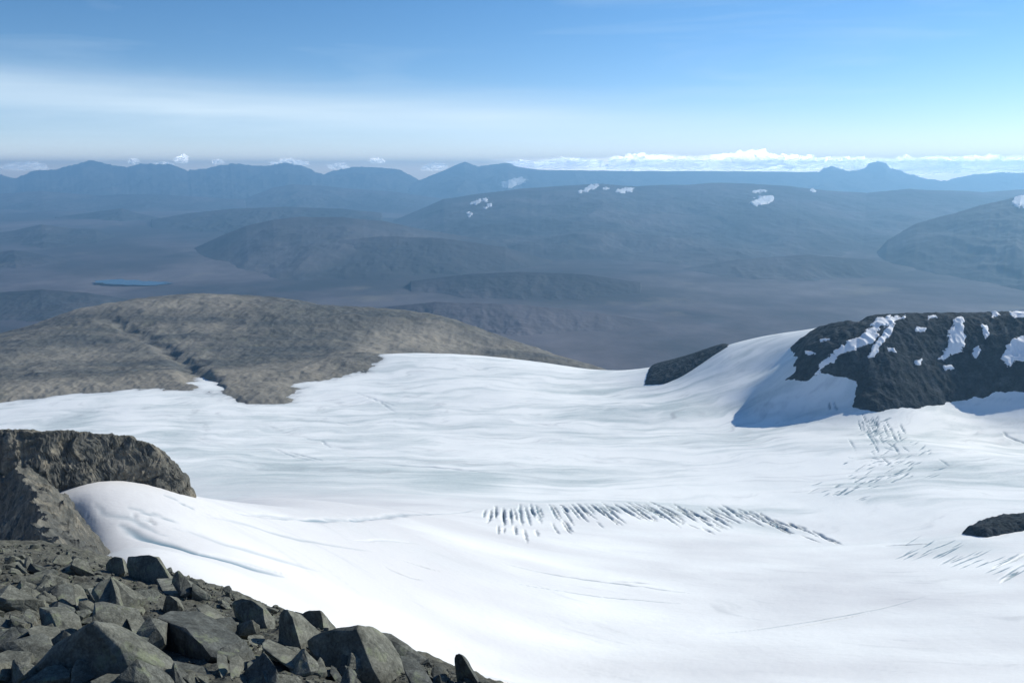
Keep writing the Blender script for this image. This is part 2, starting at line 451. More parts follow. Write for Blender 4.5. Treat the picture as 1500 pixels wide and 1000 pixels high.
# lower right crevasses
for i in range(40):
    cx = rg.uniform(1320, 1530); cy = np.interp(cx, [1320, 1530], [800, 838]) + rg.uniform(-18, 12)
    an = math.radians(-27 + rg.uniform(-6, 6)); L = rg.uniform(6, 24)
    dx, dy = math.cos(an) * L, math.sin(an) * L
    CREV.append(([(cx - dx, cy - dy), (cx, cy + rg.uniform(-0.6, 0.6)), (cx + dx, cy + dy)], rg.uniform(0.6, 1.1), rg.uniform(0.3, 0.8), rg.uniform(0.6, 1.0)))
for pl, w, d, c in [
    ([(1466, 853), (1480, 844), (1490, 837)], 1.1, 2.5, 0.8),
    ([(1455, 832), (1480, 822), (1510, 806)], 1.1, 2.5, 0.7),
    ([(1290, 799), (1330, 797), (1370, 795)], 1.5, 3, 0.6),
    ([(740, 826), (792, 837), (850, 847), (904, 854), (960, 862), (1010, 869)], 1.3, 1.2, 0.65),
    ([(890, 850), (925, 852), (950, 855)], 1.4, 1.6, 0.3),
    ([(755, 854), (800, 862), (876, 873), (930, 878), (998, 884)], 0.7, 0.6, 0.55),
    ([(1040, 928), (1130, 919), (1200, 908), (1290, 891), (1362, 872)], 0.6, 0.5, 0.5),
    ([(1150, 922), (1200, 912), (1280, 896)], 0.5, 0.8, 0.2),
    ([(325, 744), (400, 756), (480, 762), (560, 758), (640, 750), (705, 745)], 5.0, 1.0, 0.30),  # this and the next: shade along the trough brow put into the colour
    ([(335, 747), (430, 759), (500, 762), (560, 756)], 1.6, 0.8, 0.6),
    ([(165, 768), (230, 790), (300, 813), (370, 832), (422, 847)], 4.0, 0.8, 0.8),
    ([(250, 772), (330, 797), (400, 817), (470, 838)], 2.6, 0.3, 0.30), ([(130, 738), (200, 768), (262, 789)], 2.2, 0.3, 0.32), ([(300, 756), (380, 775), (460, 793), (540, 806)], 2.4, 0.3, 0.28),
    ([(310, 812), (370, 826), (420, 842)], 1.6, 1.2, 0.22),
    ([(98, 727), (112, 742), (140, 758)], 0.6, 0.3, 0.4),
    ([(185, 742), (200, 745), (215, 752), (240, 758)], 0.7, 0.3, 0.4),
    ([(215, 748), (245, 760), (270, 767)], 0.8, 0.3, 0.4),
    ([(190, 752), (225, 765), (245, 772)], 1.2, 0.8, 0.3),
    ([(240, 724), (270, 740), (300, 751)], 0.8, 0.4, 0.45),
    ([(563, 829), (578, 837), (600, 845), (619, 849)], 0.8, 1.2, 0.4),
    ([(590, 821), (615, 828), (643, 836)], 0.7, 1.0, 0.3),
    ([(520, 792), (560, 791), (600, 794), (620, 798)], 1.4, 0.8, 0.16),
    ([(1214, 588), (1218, 598)], 2.0, 3, 0.8), ([(1222, 586), (1228, 600)], 1.6, 3, 0.6),
    ([(1468, 632), (1480, 641), (1500, 648), (1530, 652)], 2.0, 3, 0.6),
    # faint ice bands of the basin
    ([(545, 678), (600, 682), (660, 686), (725, 694)], 5.0, 1.5, 0.28),
    ([(440, 640), (470, 645), (485, 655)], 2.0, 1.0, 0.3), ([(420, 660), (450, 668), (480, 675)], 2.0, 1.0, 0.3),
    ([(520, 575), (560, 590), (580, 605)], 2.4, 1.2, 0.25), ([(535, 580), (585, 596)], 2.0, 1.0, 0.2),
    ([(400, 655), (430, 668), (470, 676)], 1.8, 0.8, 0.3), ([(480, 615), (510, 622), (540, 615)], 1.8, 0.8, 0.2),
]:
    CREV.append((pl, w, d, c))

print('glacier...')
rows = np.concatenate([np.geomspace(80, 330, 230, endpoint=False), np.geomspace(330, 1500, 640, endpoint=False),
                       np.geomspace(1500, 2250, 190, endpoint=False), np.geomspace(2250, 3600, 40)])
GX, GY = ugrid(-0.95, 1.05, 1400, rows)
GZ = glacier_low(GX, GY)
ice = np.zeros_like(GX); crev = np.zeros_like(GX); dirt = np.zeros_like(GX)
allp = np.concatenate([np.array(c[0], float) for c in CREV])
allw = drape(allp[:, 0], allp[:, 1], tps_g, 70, 2400, 400)
k = 0
U_of = GX / GY
ROWS = rows
for pl, w, d, c in CREV:
    pw = allw[k:k + len(pl), :2]; k += len(pl)
    ylo, yhi = pw[:, 1].min() - 4 * w - 6, pw[:, 1].max() + 4 * w + 6
    r0, r1 = np.searchsorted(ROWS, [ylo, yhi])
    us = pw[:, 0] / pw[:, 1]
    du = (4 * w + 6) / pw[:, 1].min()
    c0 = int(np.clip((us.min() - du + 0.95) / 2.0 * 1399, 0, 1398)); c1 = int(np.clip((us.max() + du + 0.95) / 2.0 * 1399 + 1, 1, 1400))
    if r1 <= r0 or c1 <= c0: continue
    sl = (slice(max(r0 - 1, 0), r1 + 1), slice(c0, c1))
    x, y = GX[sl], GY[sl]
    wob = w * 0.9 * perlin(x / (6 * w), y / (6 * w), k)
    dist, t = seg_dist(x + wob, y + wob, pw)
    tw = np.sqrt(np.clip(np.minimum(t, 1 - t) * 2.4, 0, 1)) * 0.85 + 0.15
    ww = w * tw * (0.8 + 0.4 * perlin(x / 9, y / 9, k + 5))
    prof = np.exp(-(dist / np.maximum(ww, 0.2)) ** 2)
    GZ[sl] -= d * tw * prof
    crev[sl] = np.maximum(crev[sl], c * tw * np.clip(prof * 1.25 - 0.15, 0, 1))

# broad areas of bare bluish ice (old firn line) and clean snow
WN = [fbm(GX / 130, GY / 110, 3, 601), fbm(GX / 120, GY / 90, 3, 611)]
def blob(px, py, rx, ry, s):
    p = drape([px, px - rx, px + rx, px, px], [py, py, py, py - ry, py + ry], tps_g, 70, 2300, 300)[:, :2]
    ax = np.hypot(*(p[2] - p[1])) / 2; ay = max(8.0, np.hypot(*(p[4] - p[3])) / 2)
    r0, r1 = np.searchsorted(rows, [p[0, 1] - 2.6 * ay, p[0, 1] + 2.6 * ay])
    out = slice(max(0, r0), max(r0 + 1, r1))
    wx, wy = 0.4 * ax * WN[0][out], 0.55 * ay * WN[1][out]
    ice[out] += s * np.exp(-(((GX[out] + wx - p[0, 0]) / ax) ** 2 + ((GY[out] + wy - p[0, 1]) / ay) ** 2) ** 1.5)
for b in [(680, 705, 75, 20, 0.85), (610, 688, 80, 8, 0.4), (850, 705, 90, 18, 0.35), (930, 603, 120, 14, 0.55), (860, 574, 70, 6, 0.5), (1000, 600, 60, 7, 0.3), (500, 705, 190, 28, 0.35),
          (560, 625, 150, 45, 0.35), (1330, 665, 80, 55, 0.45), (1250, 718, 80, 22, 0.55), (200, 640, 220, 45, 0.38), (1060, 640, 90, 60, 0.25), (900, 560, 260, 30, 0.2),
          (1400, 640, 120, 60, 0.25), (950, 660, 200, 40, 0.3), (350, 690, 150, 30, 0.35), (760, 745, 60, 10, 0.3), (980, 745, 180, 12, 0.5), (1380, 800, 70, 14, 0.4), (1150, 770, 80, 12, 0.4),
          (140, 800, 40, 22, 0.25), (600, 800, 120, 12, 0.1)]:  # first entry: blue shade of the snow rim by the rocks, tinted in
    blob(*b)
for b in [(770, 655, 130, 14, 0.45), (900, 665, 70, 10, 0.3), (1120, 690, 110, 40, 0.5), (1290, 765, 130, 22, 0.5), (460, 625, 60, 12, 0.3)]:
    blob(b[0], b[1], b[2], b[3], -b[4])
far = sstep(620, 1000, GY + 0.4 * GX)
wx = GX + 60 * fbm(GX / 160, GY / 160, 3, 40); wy = GY + 60 * fbm(GX / 160, GY / 160, 3, 50)
streaks = fbm(wx / 170, wy / 34, 5, 60, 0.6)
ice += far * (0.04 + 1.15 * streaks) + (1 - far) * np.clip(0.25 * fbm(wx / 60, wy / 12, 4, 70) - 0.06, 0, 1)
ice = np.clip(ice, 0, 1)
dirt = far * np.clip(fbm(wx / 90, wy / 14, 5, 90, 0.65) * 1.3 - 0.42, 0, 0.5) * 0.7
GZ += 0.10 * fbm(GX / 6, GY / 4, 3, 11)
near = 1 - far
dirt = np.maximum(dirt, near * np.clip(fbm(wx / 75, (wy + 0.35 * wx) / 9, 5, 95, 0.6) * 0.9 - 0.22, 0, 0.3))
sc_x, sc_y = drape([880], [600], tps_g, 800, 2300)[0, :2]
rr_ = np.hypot(0.62 * (wx - sc_x), wy - sc_y); th_ = np.arctan2(wy - sc_y, 0.62 * (wx - sc_x))
swirl = 0.6 * fbm(rr_ / 24, th_ * 2.2, 5, 120, 0.62) + 0.5 * fbm((GX + 1.6 * (wx - GX)) / 70, (GY + 1.6 * (wy - GY)) / 16, 5, 121, 0.62)
bands = fbm(rr_ / 60, th_ * 1.3, 3, 127, 0.5)
ice = np.clip(ice + far * 0.55 * bands, 0, 1)
dirt = np.maximum(dirt, far * np.clip(swirl * 1.5 - 0.20, 0, 0.5))
zone = sstep(1350, 1500, GY) * (GX / GY < 0.12)
dh = GZ - left_hill(GX, GY)
dirt = np.maximum(dirt, zone * np.clip(np.exp(-np.maximum(dh, 0) / 3.0) * (0.7 + 0.7 * fbm(GX / 14, GY / 22, 4, 125)), 0, 0.9))
glacier = grid_mesh('glacier', GX, GY, GZ, M_glacier, {'ice': ice, 'crevasse': crev, 'dirt': dirt, 'old_dimmed': np.clip(near * (0.48 + 0.5 * sstep(60, -110, GX) + 0.8 * fbm(GX / 120, GY / 60, 3, 140)), 0, 1)})
tag(glacier, kind='structure')

# ================================================================== ROCK OF THE RIGHT HILL
def rock_shell(name, poly, u0, u1, nu, Y0, Y1, ny, rise, soft, rough, seed, mat, edge=8.0):
    X, Yv = ugrid(u0, u1, nu, np.linspace(Y0, Y1, ny))
    sd = poly_sd(X, Yv, poly)
    sd = sd + edge * fbm(X / (edge * 3), Yv / (edge * 3), 4, seed, 0.6)
    prof = np.where(sd > 0, 1 - np.exp(-np.maximum(sd, 0) / soft), 0.25 * np.minimum(sd, 0))
    base = glacier_low(X, Yv)
    n = fbm(X / (rough * 6), Yv / (rough * 6), 5, seed + 3, 0.55, True)
    Z = base + rise * prof + np.clip(sd / soft, 0, 1) * rough * n
    f = lambda x, y: None
    o = grid_mesh(name, X, Yv, Z, mat, keep=sd > -3.0)
    return o

def z8(L): return [(920 + a / 2.272, 420 + b / 2.272) for a, b in L]
contact = z8([(690, 128), (620, 150), (545, 200), (560, 240), (552, 285), (520, 312), (590, 312), (622, 290), (690, 295), (775, 320), (742, 380), (745, 405), (830, 415), (960, 400), (1100, 375), (1240, 352), (1318, 345), (1560, 330)])
cw = drape([p[0] for p in contact], [p[1] for p in contact], glacier_low, 1000, 1800, 600)[:, :2]
u_l = ray(1262, 466)[0]
poly = [tuple(p) for p in cw] + [(0.93 * 1360, 1360), (0.98 * 1500, 1500), (0.95 * 2000, 2000), (u_l * 2000, 2000), (u_l * 1520, 1520)]
POLY_R = poly
def right_rock(x, y, octs=6):
    sd = poly_sd(x, y, POLY_R)
    sd = sd + 8 * fbm(x / 24, y / 24, 4, 31, 0.6)
    prof = np.where(sd > 0, 1 - np.exp(-np.maximum(sd, 0) / 9), 0.25 * np.minimum(sd, 0))
    return glacier_low(x, y) + 6 * prof + np.clip(sd / 10, 0, 1) * (4.6 * fbm(x / 32, y / 40, octs, 34, 0.62, True) + 2.0 * fbm((x + 0.3 * y + 30 * perlin(x / 60, y / 60, 37)) / 34, y / 90, octs, 36, 0.6, True)), sd
X, Yv = ugrid(0.28, 1.04, 740, np.linspace(1290, 1800, 420))
Z, sd = right_rock(X, Yv)
hill_r = grid_mesh('rocky_hill', X, Yv, Z, M_darkrock, keep=sd > -3)
tag(hill_r, kind='structure')

# dark rib of rock left of the snow shoulder, standing on the glacier edge
rf = [(944, 564), (972, 563), (1000, 551), (1040, 524), (1066, 508)]
rw = drape([a for a, b in rf], [b for a, b in rf], tps_g, 1000, 2100, 600)[:, :2]
rp_poly = [tuple(p) for p in rw] + [(ray(1070, 505)[0] * 2060, 2060), (ray(985, 530)[0] * 2150, 2150), (ray(958, 548)[0] * 2150, 2150)]
rib = rock_shell('rock_rib', rp_poly, 0.13, 0.27, 240, 1500, 2180, 420, 7, 9, 2.5, 77, M_darkrock, 3.5)
tag(rib, 'dark rib of rock left of the snowy shoulder, ending in a point on the glacier', 'rock')
# nunatak at the right edge
np_ = [(1409, 781), (1425, 771), (1450, 762), (1478, 759), (1515, 756), (1560, 757), (1560, 772), (1500, 777), (1470, 782), (1445, 786), (1425, 784)]
nw = drape([p[0] for p in np_], [p[1] for p in np_], tps_g, 300, 1200, 600)[:, :2]
nun = rock_shell('rock_outcrop', [tuple(p) for p in nw], 0.46, 0.72, 300, 560, 760, 300, 5.0, 4.0, 3.0, 91, M_darkrock, 3.0)
tag(nun, 'low dark outcrop of bare rock poking through the snow at the right edge', 'rock')

# ------------------------------------------------------------------ snow patches lying on a slope
def snow_patch(poly, h, y0, y1, lift, label, group, n=36, rag=0.26, soft=None, name='snow_patch', seed=0):
    """irregular sheet of snow draped on h: bulges to `lift`, its rim sinks under the rock"""
    pl = np.array(poly, float)
    x0, ya = pl.min(0) - 2; x1, yb = pl.max(0) + 2
    nx = max(10, int((x1 - x0) * 2)); ny = max(10, int((yb - ya) * 2.5))
    nx, ny = min(nx, 110), min(ny, 80)
    PX, PY = np.meshgrid(np.linspace(x0, x1, nx), np.linspace(ya, yb, ny))
    sd = poly_sd(PX, PY, pl)
    size = min(x1 - x0, yb - ya)
    sd = sd + rag * size * fbm(PX / (size * 0.6), PY / (size * 0.35), 5, seed, 0.65)
    keep = sd > -0.6
    P = drape(PX.ravel(), PY.ravel(), h, y0, y1, 260).reshape(ny, nx, 3)
    z = P[..., 2] + lift * np.clip(sd / 1.2, -0.6, 1)
    o = grid_mesh(name, P[..., 0], P[..., 1], z, M_snow, keep=keep)
    tag(o, label, 'snow patch', group)
    return o

hr = GridH(lambda x, y: np.maximum(right_rock(x, y, 2)[0], right_rock(x, y)[0] - 0.4), 0.26, 0.84, 560, 1240, 1700, 420)
gr = 'snow patches on the dark right-hand hill'
for i, (pl, lab) in enumerate([
    ([(925, 98), (840, 103), (800, 140), (720, 198), (688, 215), (690, 232), (740, 222), (800, 188), (850, 138), (905, 112)], 'longest slanting snow gully on the dark hill, running down from the crest'),
    ([(885, 130), (850, 150), (818, 190), (800, 232), (815, 232), (840, 195), (875, 160)], 'thin snow streak just right of the longest slanting gully on the dark hill'),
    ([(692, 222), (660, 238), (636, 262), (622, 292), (634, 292), (655, 262), (690, 240)], 'narrow snow streak below the longest gully, reaching the shaded snow apron'),
    ([(1112, 95), (1095, 105), (1072, 150), (1062, 200), (1030, 242), (1060, 243), (1110, 212), (1128, 170), (1112, 125)], 'broad upright snow gully in the middle of the dark rock face'),
    ([(1178, 122), (1198, 130), (1200, 155), (1190, 170), (1180, 150)], 'small snow patch right of the broad upright gully near the crest'),
    ([(995, 96), (1025, 94), (1030, 104), (1000, 106)], 'tiny snow strip on the crest left of the broad upright gully'),
    ([(1268, 84), (1330, 74), (1420, 80), (1420, 104), (1330, 106), (1285, 100)], 'bright snow cap on the crest at the right edge of the photo'),
    ([(1282, 168), (1420, 160), (1420, 250), (1300, 245), (1262, 262), (1242, 240)], 'wide shaded blue snowfield on the dark face by the right edge'),
    ([(585, 212), (612, 214), (625, 222), (600, 226)], 'small snow patch near the left end of the dark rock face'),
    ([(860, 200), (885, 204), (892, 214), (866, 216)], 'small snow fleck between the slanting gullies and the upright one, mid-face'),
    ([(952, 246), (978, 240), (975, 258), (956, 260)], 'lowest snow fleck left of the broad upright gully'),
    ([(1208, 84), (1226, 80), (1238, 92), (1222, 104), (1212, 98)], 'snow notch on the crest between the broad upright gully and the bright snow cap'),
    ([(1150, 205), (1166, 196), (1172, 214), (1158, 236), (1148, 228)], 'small snow fleck in the dark face right of the foot of the broad upright gully'),
    ([(960, 130), (990, 138), (984, 150), (955, 146)], 'snow fleck high on the face, just right of the tops of the slanting gullies'),
    ([(1050, 262), (1076, 258), (1084, 270), (1056, 276)], 'faint snow scrap under the foot of the broad upright gully'),
    ([(635, 175), (672, 170), (670, 178), (640, 182)], 'thin snow strip high on the left of the dark rock face'),
]):
    snow_patch(z8(pl), hr, 1250, 1640, 1.2, lab, gr, seed=i * 7)

# ------------------------------------------------------------------ left hill mesh
HX, HY = ugrid(-0.98, 0.22, 800, np.concatenate([np.geomspace(1430, 3300, 440, endpoint=False), np.geomspace(3300, 5200, 40)]))
HZ = left_hill(HX, HY)
PAL = np.zeros_like(HX)
for px, py, rx, ry, st in [(60, 572, 120, 14, 0.75), (220, 560, 70, 16, 0.7), (360, 555, 50, 22, 0.55), (440, 545, 60, 26, 0.6), (620, 495, 60, 20, 0.9), (560, 505, 40, 22, 0.8), (720, 500, 50, 12, 0.35), (200, 445, 60, 7, 0.6), (320, 436, 60, 5, 0.5),
                           (100, 520, 90, 14, 0.35), (260, 505, 50, 10, 0.4), (300, 480, 60, 8, 0.4)]:
    p = drape([px, px - rx, px + rx, px, px], [py, py, py, py - ry, py + ry], tps_h, 1400, 3400)[:, :2]
    ax = np.hypot(*(p[2] - p[1])) / 2; ay = max(20.0, np.hypot(*(p[4] - p[3])) / 2)
    wq = 0.7 * fbm(HX / 120, HY / 160, 4, 160)
    PAL = np.maximum(PAL, st * np.exp(-(((HX - p[0, 0]) / ax + wq) ** 2 + ((HY - p[0, 1]) / ay + wq) ** 2) ** 1.3))
tag(grid_mesh('hill', HX, HY, HZ, M_lefthill, {'pale': PAL}), kind='structure')

# ================================================================== VALLEY AND FAR HILLS
print('valley...')
def valley(x, y):
    f = sstep(9000, 30000, y)
    z = -1130 + 45 * fbm(x / 3500, y / 3500, 5, 200) + 110 * f * fbm(x / 6000, y / 6000, 4, 210) - 20
    return z
VX, VY = ugrid(-1.1, 1.1, 580, np.geomspace(2300, 51500, 560))
tag(grid_mesh('valley_floor', VX, VY, valley(VX, VY), M_moor), kind='structure')

def hill_fn(crest, Y0, Wf, Wb, seed, rough=0.3, base=-1180, power=1.25, spur=None, jag=0.008):
    cr = np.array([at(a, b, Y0) for a, b in crest])
    us = cr[:, 0] / Y0; zs = cr[:, 2]
    spur = spur or Wf * 0.5
    def h(x, y):
        u = x / y
        zc = np.interp(u, us, zs, left=base, right=base)
        zc = zc + jag * (zs.max() - base) * (fbm(u * 90, u * 0 + seed, 4, seed + 7, 0.6, True) - 0.1) * np.clip((zc - base) / (0.3 * (zs.max() - base)), 0, 1)
        # spurs and gullies run down the face; the crest itself stays where it is
        sp = fbm(x / spur, y / (spur * 3), 4, seed, 0.5, True)
        d = (Y0 - y)
        relf = 0.22 + 0.78 * np.clip((zc - base) / (zs.max() - base), 0, 1)
        t = np.where(d > 0, d / (Wf * relf * (1 + 0.35 * sp)), -d / (Wb * relf))
        t = np.clip(t, 0, 1.2)
        p = np.clip(1 - t, 0, 1) ** power
        n = fbm(x / (spur * 0.5), y / (spur * 0.9), 6, seed + 50, 0.58, True) - 0.55
        rel = np.maximum(zc - base, 0)
        m = np.clip(t * 6, 0, 1) * np.clip((1.05 - t) * 3, 0, 1)
        return base + rel * p + rel * rough * n * m + rel * 0.03 * fbm(x / (spur * 0.2), y / (spur * .2), 3, seed + 80) * np.clip((1.05 - t) * 3, 0, 1) - 40 * (t > 1.0)
    return h

def build_hill(name, crest, Y0, Wf, Wb, seed, mat, nu=None, ny=180, **kw):
    h = hill_fn(crest, Y0, Wf, Wb, seed, **kw)
    u = [ray(a, b)[0] for a, b in crest]
    wid = max(u) - min(u)
    nu = nu or int(np.clip(wid * 900, 60, 1000))
    X, Yv = ugrid(min(u) - 0.01, max(u) + 0.01, nu, np.concatenate([np.linspace(Y0 - Wf * 1.45, Y0, ny, endpoint=False), np.linspace(Y0, Y0 + Wb * 1.1, 40)]))
    o = grid_mesh(name, X, Yv, h(X, Yv), mat)
    tag(o, kind='structure')
    return h

# far ranges
build_hill('mountain_range', [(-140, 300), (-100, 262), (-60, 250), (-20, 258), (0, 257), (20, 263), (50, 251), (82, 250), (110, 242), (134, 236), (150, 240), (165, 243), (185, 246), (205, 241), (245, 241), (275, 250), (300, 249),
           (320, 244), (345, 240), (380, 245), (400, 243), (418, 239), (445, 245), (475, 257), (500, 263), (520, 268), (560, 290)], 44000, 9000, 5000, 300, M_mount, rough=0.34, jag=0.055)
build_hill('mountain_range', [(420, 300), (455, 270), (478, 254), (500, 249), (520, 245), (560, 247), (585, 250), (600, 257), (612, 264), (640, 275), (680, 300)], 46000, 8000, 5000, 310, M_mount, rough=0.34, jag=0.055)
build_hill('mountain_range', [(575, 300), (600, 270), (620, 262), (650, 250), (668, 242), (680, 237), (700, 244), (722, 241), (745, 239), (760, 245), (790, 249), (860, 250), (950, 251), (1050, 251), (1150, 252), (1200, 252), (1207, 249),
           (1240, 251), (1255, 252), (1300, 258), (1360, 265), (1430, 275), (1500, 300)], 44000, 9000, 6000, 320, M_mount, rough=0.3, jag=0.008)
build_hill('mountain_range', [(1170, 290), (1195, 256), (1208, 247), (1217, 244), (1228, 248), (1245, 252), (1266, 248), (1272, 240), (1284, 238), (1298, 241), (1304, 247), (1330, 255), (1352, 262), (1380, 266), (1400, 262), (1430, 256), (1470, 254), (1510, 255),
           (1600, 258), (1700, 262), (1760, 290)], 46500, 7000, 4500, 330, M_mount, rough=0.34, jag=0.055)
build_hill('hill', [(330, 300), (370, 287), (400, 275), (430, 270), (470, 272), (520, 277), (580, 281), (640, 290), (700, 300)], 31000, 6000, 4000, 340, M_hill)
# the plateau across the valley
cr_plateau = [(560, 330), (620, 305), (650, 292), (700, 284), (760, 277), (830, 272), (880, 270), (930, 273), (1000, 271), (1040, 268), (1100, 269), (1150, 273), (1200, 278), (1270, 283), (1330, 277), (1380, 279), (1440, 281), (1500, 278), (1600, 276), (1720, 276), (1900, 278), (2100, 300)]
h_plateau = build_hill('hill', cr_plateau, 20500, 9500, 6000, 350, M_hill, rough=0.16, power=1.5, ny=300)
cr_spur = [(1255, 420), (1270, 385), (1300, 352), (1340, 328), (1400, 312), (1450, 298), (1500, 287), (1600, 270), (1750, 265), (1900, 266), (2080, 300)]
h_spur = build_hill('hill', cr_spur, 12500, 4200, 4000, 360, M_woods, rough=0.14)
cr_left = [(215, 400), (240, 384), (290, 361), (330, 343), (360, 331), (400, 322), (440, 318), (500, 318), (560, 324), (640, 340), (720, 352), (800, 372), (850, 400)]
h_left = build_hill('hill', cr_left, 13000, 4200, 3500, 370, M_hill, rough=0.09, power=1.25)
build_hill('hill', [(-120, 352), (-40, 345), (20, 338), (60, 329), (100, 334), (140, 336), (175, 348), (215, 362)], 15500, 2200, 2500, 380, M_woods, rough=0.2)
build_hill('hill', [(80, 318), (150, 309), (178, 305), (200, 312), (240, 320)], 21000, 2000, 1800, 390, M_woods, rough=0.2)
build_hill('hill', [(-80, 392), (-20, 372), (20, 366), (70, 374), (120, 386)], 11500, 1300, 1500, 395, M_moor, rough=0.2)
build_hill('hill', [(-100, 290), (0, 284), (60, 280), (140, 286), (220, 284), (300, 289), (360, 293)], 30000, 4000, 3000, 397, M_hill, rough=0.2)

build_hill('hill', [(400, 392), (430, 370), (480, 354), (560, 346), (650, 349), (740, 362), (800, 380), (850, 396)], 11300, 1900, 2200, 402, M_hill, rough=0.08, power=1.6)
build_hill('hill', [(740, 345), (790, 330), (850, 320), (950, 313), (1050, 318), (1150, 335), (1220, 352)], 16000, 3500, 3000, 404, M_hill, rough=0.1, power=1.6)
build_hill('hill', [(-160, 446), (-100, 434), (0, 428), (60, 424), (130, 429), (200, 440), (260, 452)], 7600, 900, 1200, 406, M_woods, rough=0.10)
build_hill('hill', [(520, 456), (580, 448), (640, 442), (760, 446), (860, 456), (960, 471), (1010, 480)], 6700, 800, 1200, 408, M_moor, rough=0.08, power=1.6)
build_hill('hill', [(960, 402), (1010, 392), (1080, 380), (1180, 373), (1280, 381), (1380, 400)], 10400, 1500, 1800, 410, M_hill, rough=0.08, power=1.6)
build_hill('hill', [(600, 412), (680, 402), (760, 398), (860, 402), (940, 414)], 8700, 900, 1400, 412, M_moor, rough=0.08, power=1.6)
build_hill('hill', [(220, 322), (280, 312), (340, 306), (420, 303), (500, 306), (560, 312)], 19000, 2600, 2200, 414, M_woods, rough=0.18)

# distant snow patches
gd = 'distant snow patches across the valley'
for i, (cx, cy, rx, ry, rot, hf, y0, y1, lab) in enumerate([
    (754, 267, 19, 4.5, -12, None, 0, 0, 'long bright snowfield on the far range below the leftmost cloud bank'),
    (862, 277, 16, 3.2, -22, h_plateau, 10500, 21000, 'slanting snow strip on the plateau edge right of the photo centre'),
    (915, 279, 13, 3.5, -8, h_plateau, 10500, 21000, 'small snowfield right of the slanting strip on the plateau edge'),
    (887, 276, 5, 1.8, 0, h_plateau, 10500, 21000, 'tiny snow fleck between the two plateau-edge snowfields'),
    (1116, 294, 17, 6.0, -14, h_plateau, 10500, 21000, 'largest snow patch on the blue plateau above the snowy right shoulder'),
    (1113, 280, 11, 2.2, -5, h_plateau, 10500, 21000, 'thin snow strip just above the largest plateau snow patch'),
    (1191, 279, 5, 2.0, 20, h_plateau, 10500, 21000, 'lone snow fleck on the plateau crest right of the largest patch'),
    (702, 295, 14, 2.4, -14, h_plateau, 10500, 21000, 'faint snow streak on the plateau left of the photo centre'),
    (715, 302, 6, 2.8, -40, h_plateau, 10500, 21000, 'short steep snow streak below the faint one on the plateau'),
    (688, 314, 4.5, 2.8, 0, h_plateau, 10500, 21000, 'lone bright snow dot lowest on the plateau slope'),
    (1496, 296, 12, 9, 10, h_spur, 8000, 16000, 'snow patch on the blue spur at the right edge'),
]):
    r = math.radians(rot); pl = []
    for k in range(18):
        a = k / 18 * 2 * math.pi
        x, y = rx * math.cos(a), ry * math.sin(a)
        pl.append((cx + x * math.cos(r) - y * math.sin(r), cy + x * math.sin(r) + y * math.cos(r)))
    if hf is None:
        hf = hill_fn([(575, 300), (600, 270), (620, 262), (650, 250), (668, 242), (680, 237), (700, 244), (722, 241), (745, 239), (760, 245), (790, 249), (860, 250), (950, 251)], 44000, 9000, 6000, 320, rough=0.2)
        y0, y1 = 30000, 46000
    hf = GridH(hf, (cx - 60 - 750) / FOC * 0.98, (cx + 60 - 750) / FOC * 1.06, 90, y0, y1, 240)
    snow_patch(pl, hf, y0, y1, 14 if y1 < 40000 else 30, lab, gd, seed=500 + i, rag=0.5)

# lake
lk = drape([135, 150, 180, 215, 240, 250, 225, 190, 160, 140], [411, 408, 407, 409, 411, 413, 416, 415, 414, 412], lambda x, y: -1128 + 0 * x, 5000, 20000)[:, :2]
th = np.linspace(0, 2 * math.pi, 10, endpoint=False)
bm = bmesh.new()
pts = []
for i in range(10):
    a, b = lk[i], lk[(i + 1) % 10]
    for t in (0, 0.25, 0.5, 0.75):
        p = a + (b - a) * t
        p = p + 55 * np.array([math.sin(i * 5 + t * 9), math.cos(i * 3 + t * 11)])
        pts.append(bm.verts.new((p[0], p[1], 0)))
bm.faces.new(pts)
me = bpy.data.meshes.new('lake'); bm.to_mesh(me); bm.free()
t = NT('lake_water')
M_lake = t.finish((0.02, 0.06, 0.10), 0.25, None, 0.5)
lake = link('lake', me, M_lake); lake.location.z = float(np.max(valley(lk[:, 0], lk[:, 1]))) + 6
tag(lake, kind='structure')

# ================================================================== CLIFF AND ARETE ON THE LEFT
print('cliff...')
pz = lambda px, py, Y: at(px, py, Y)
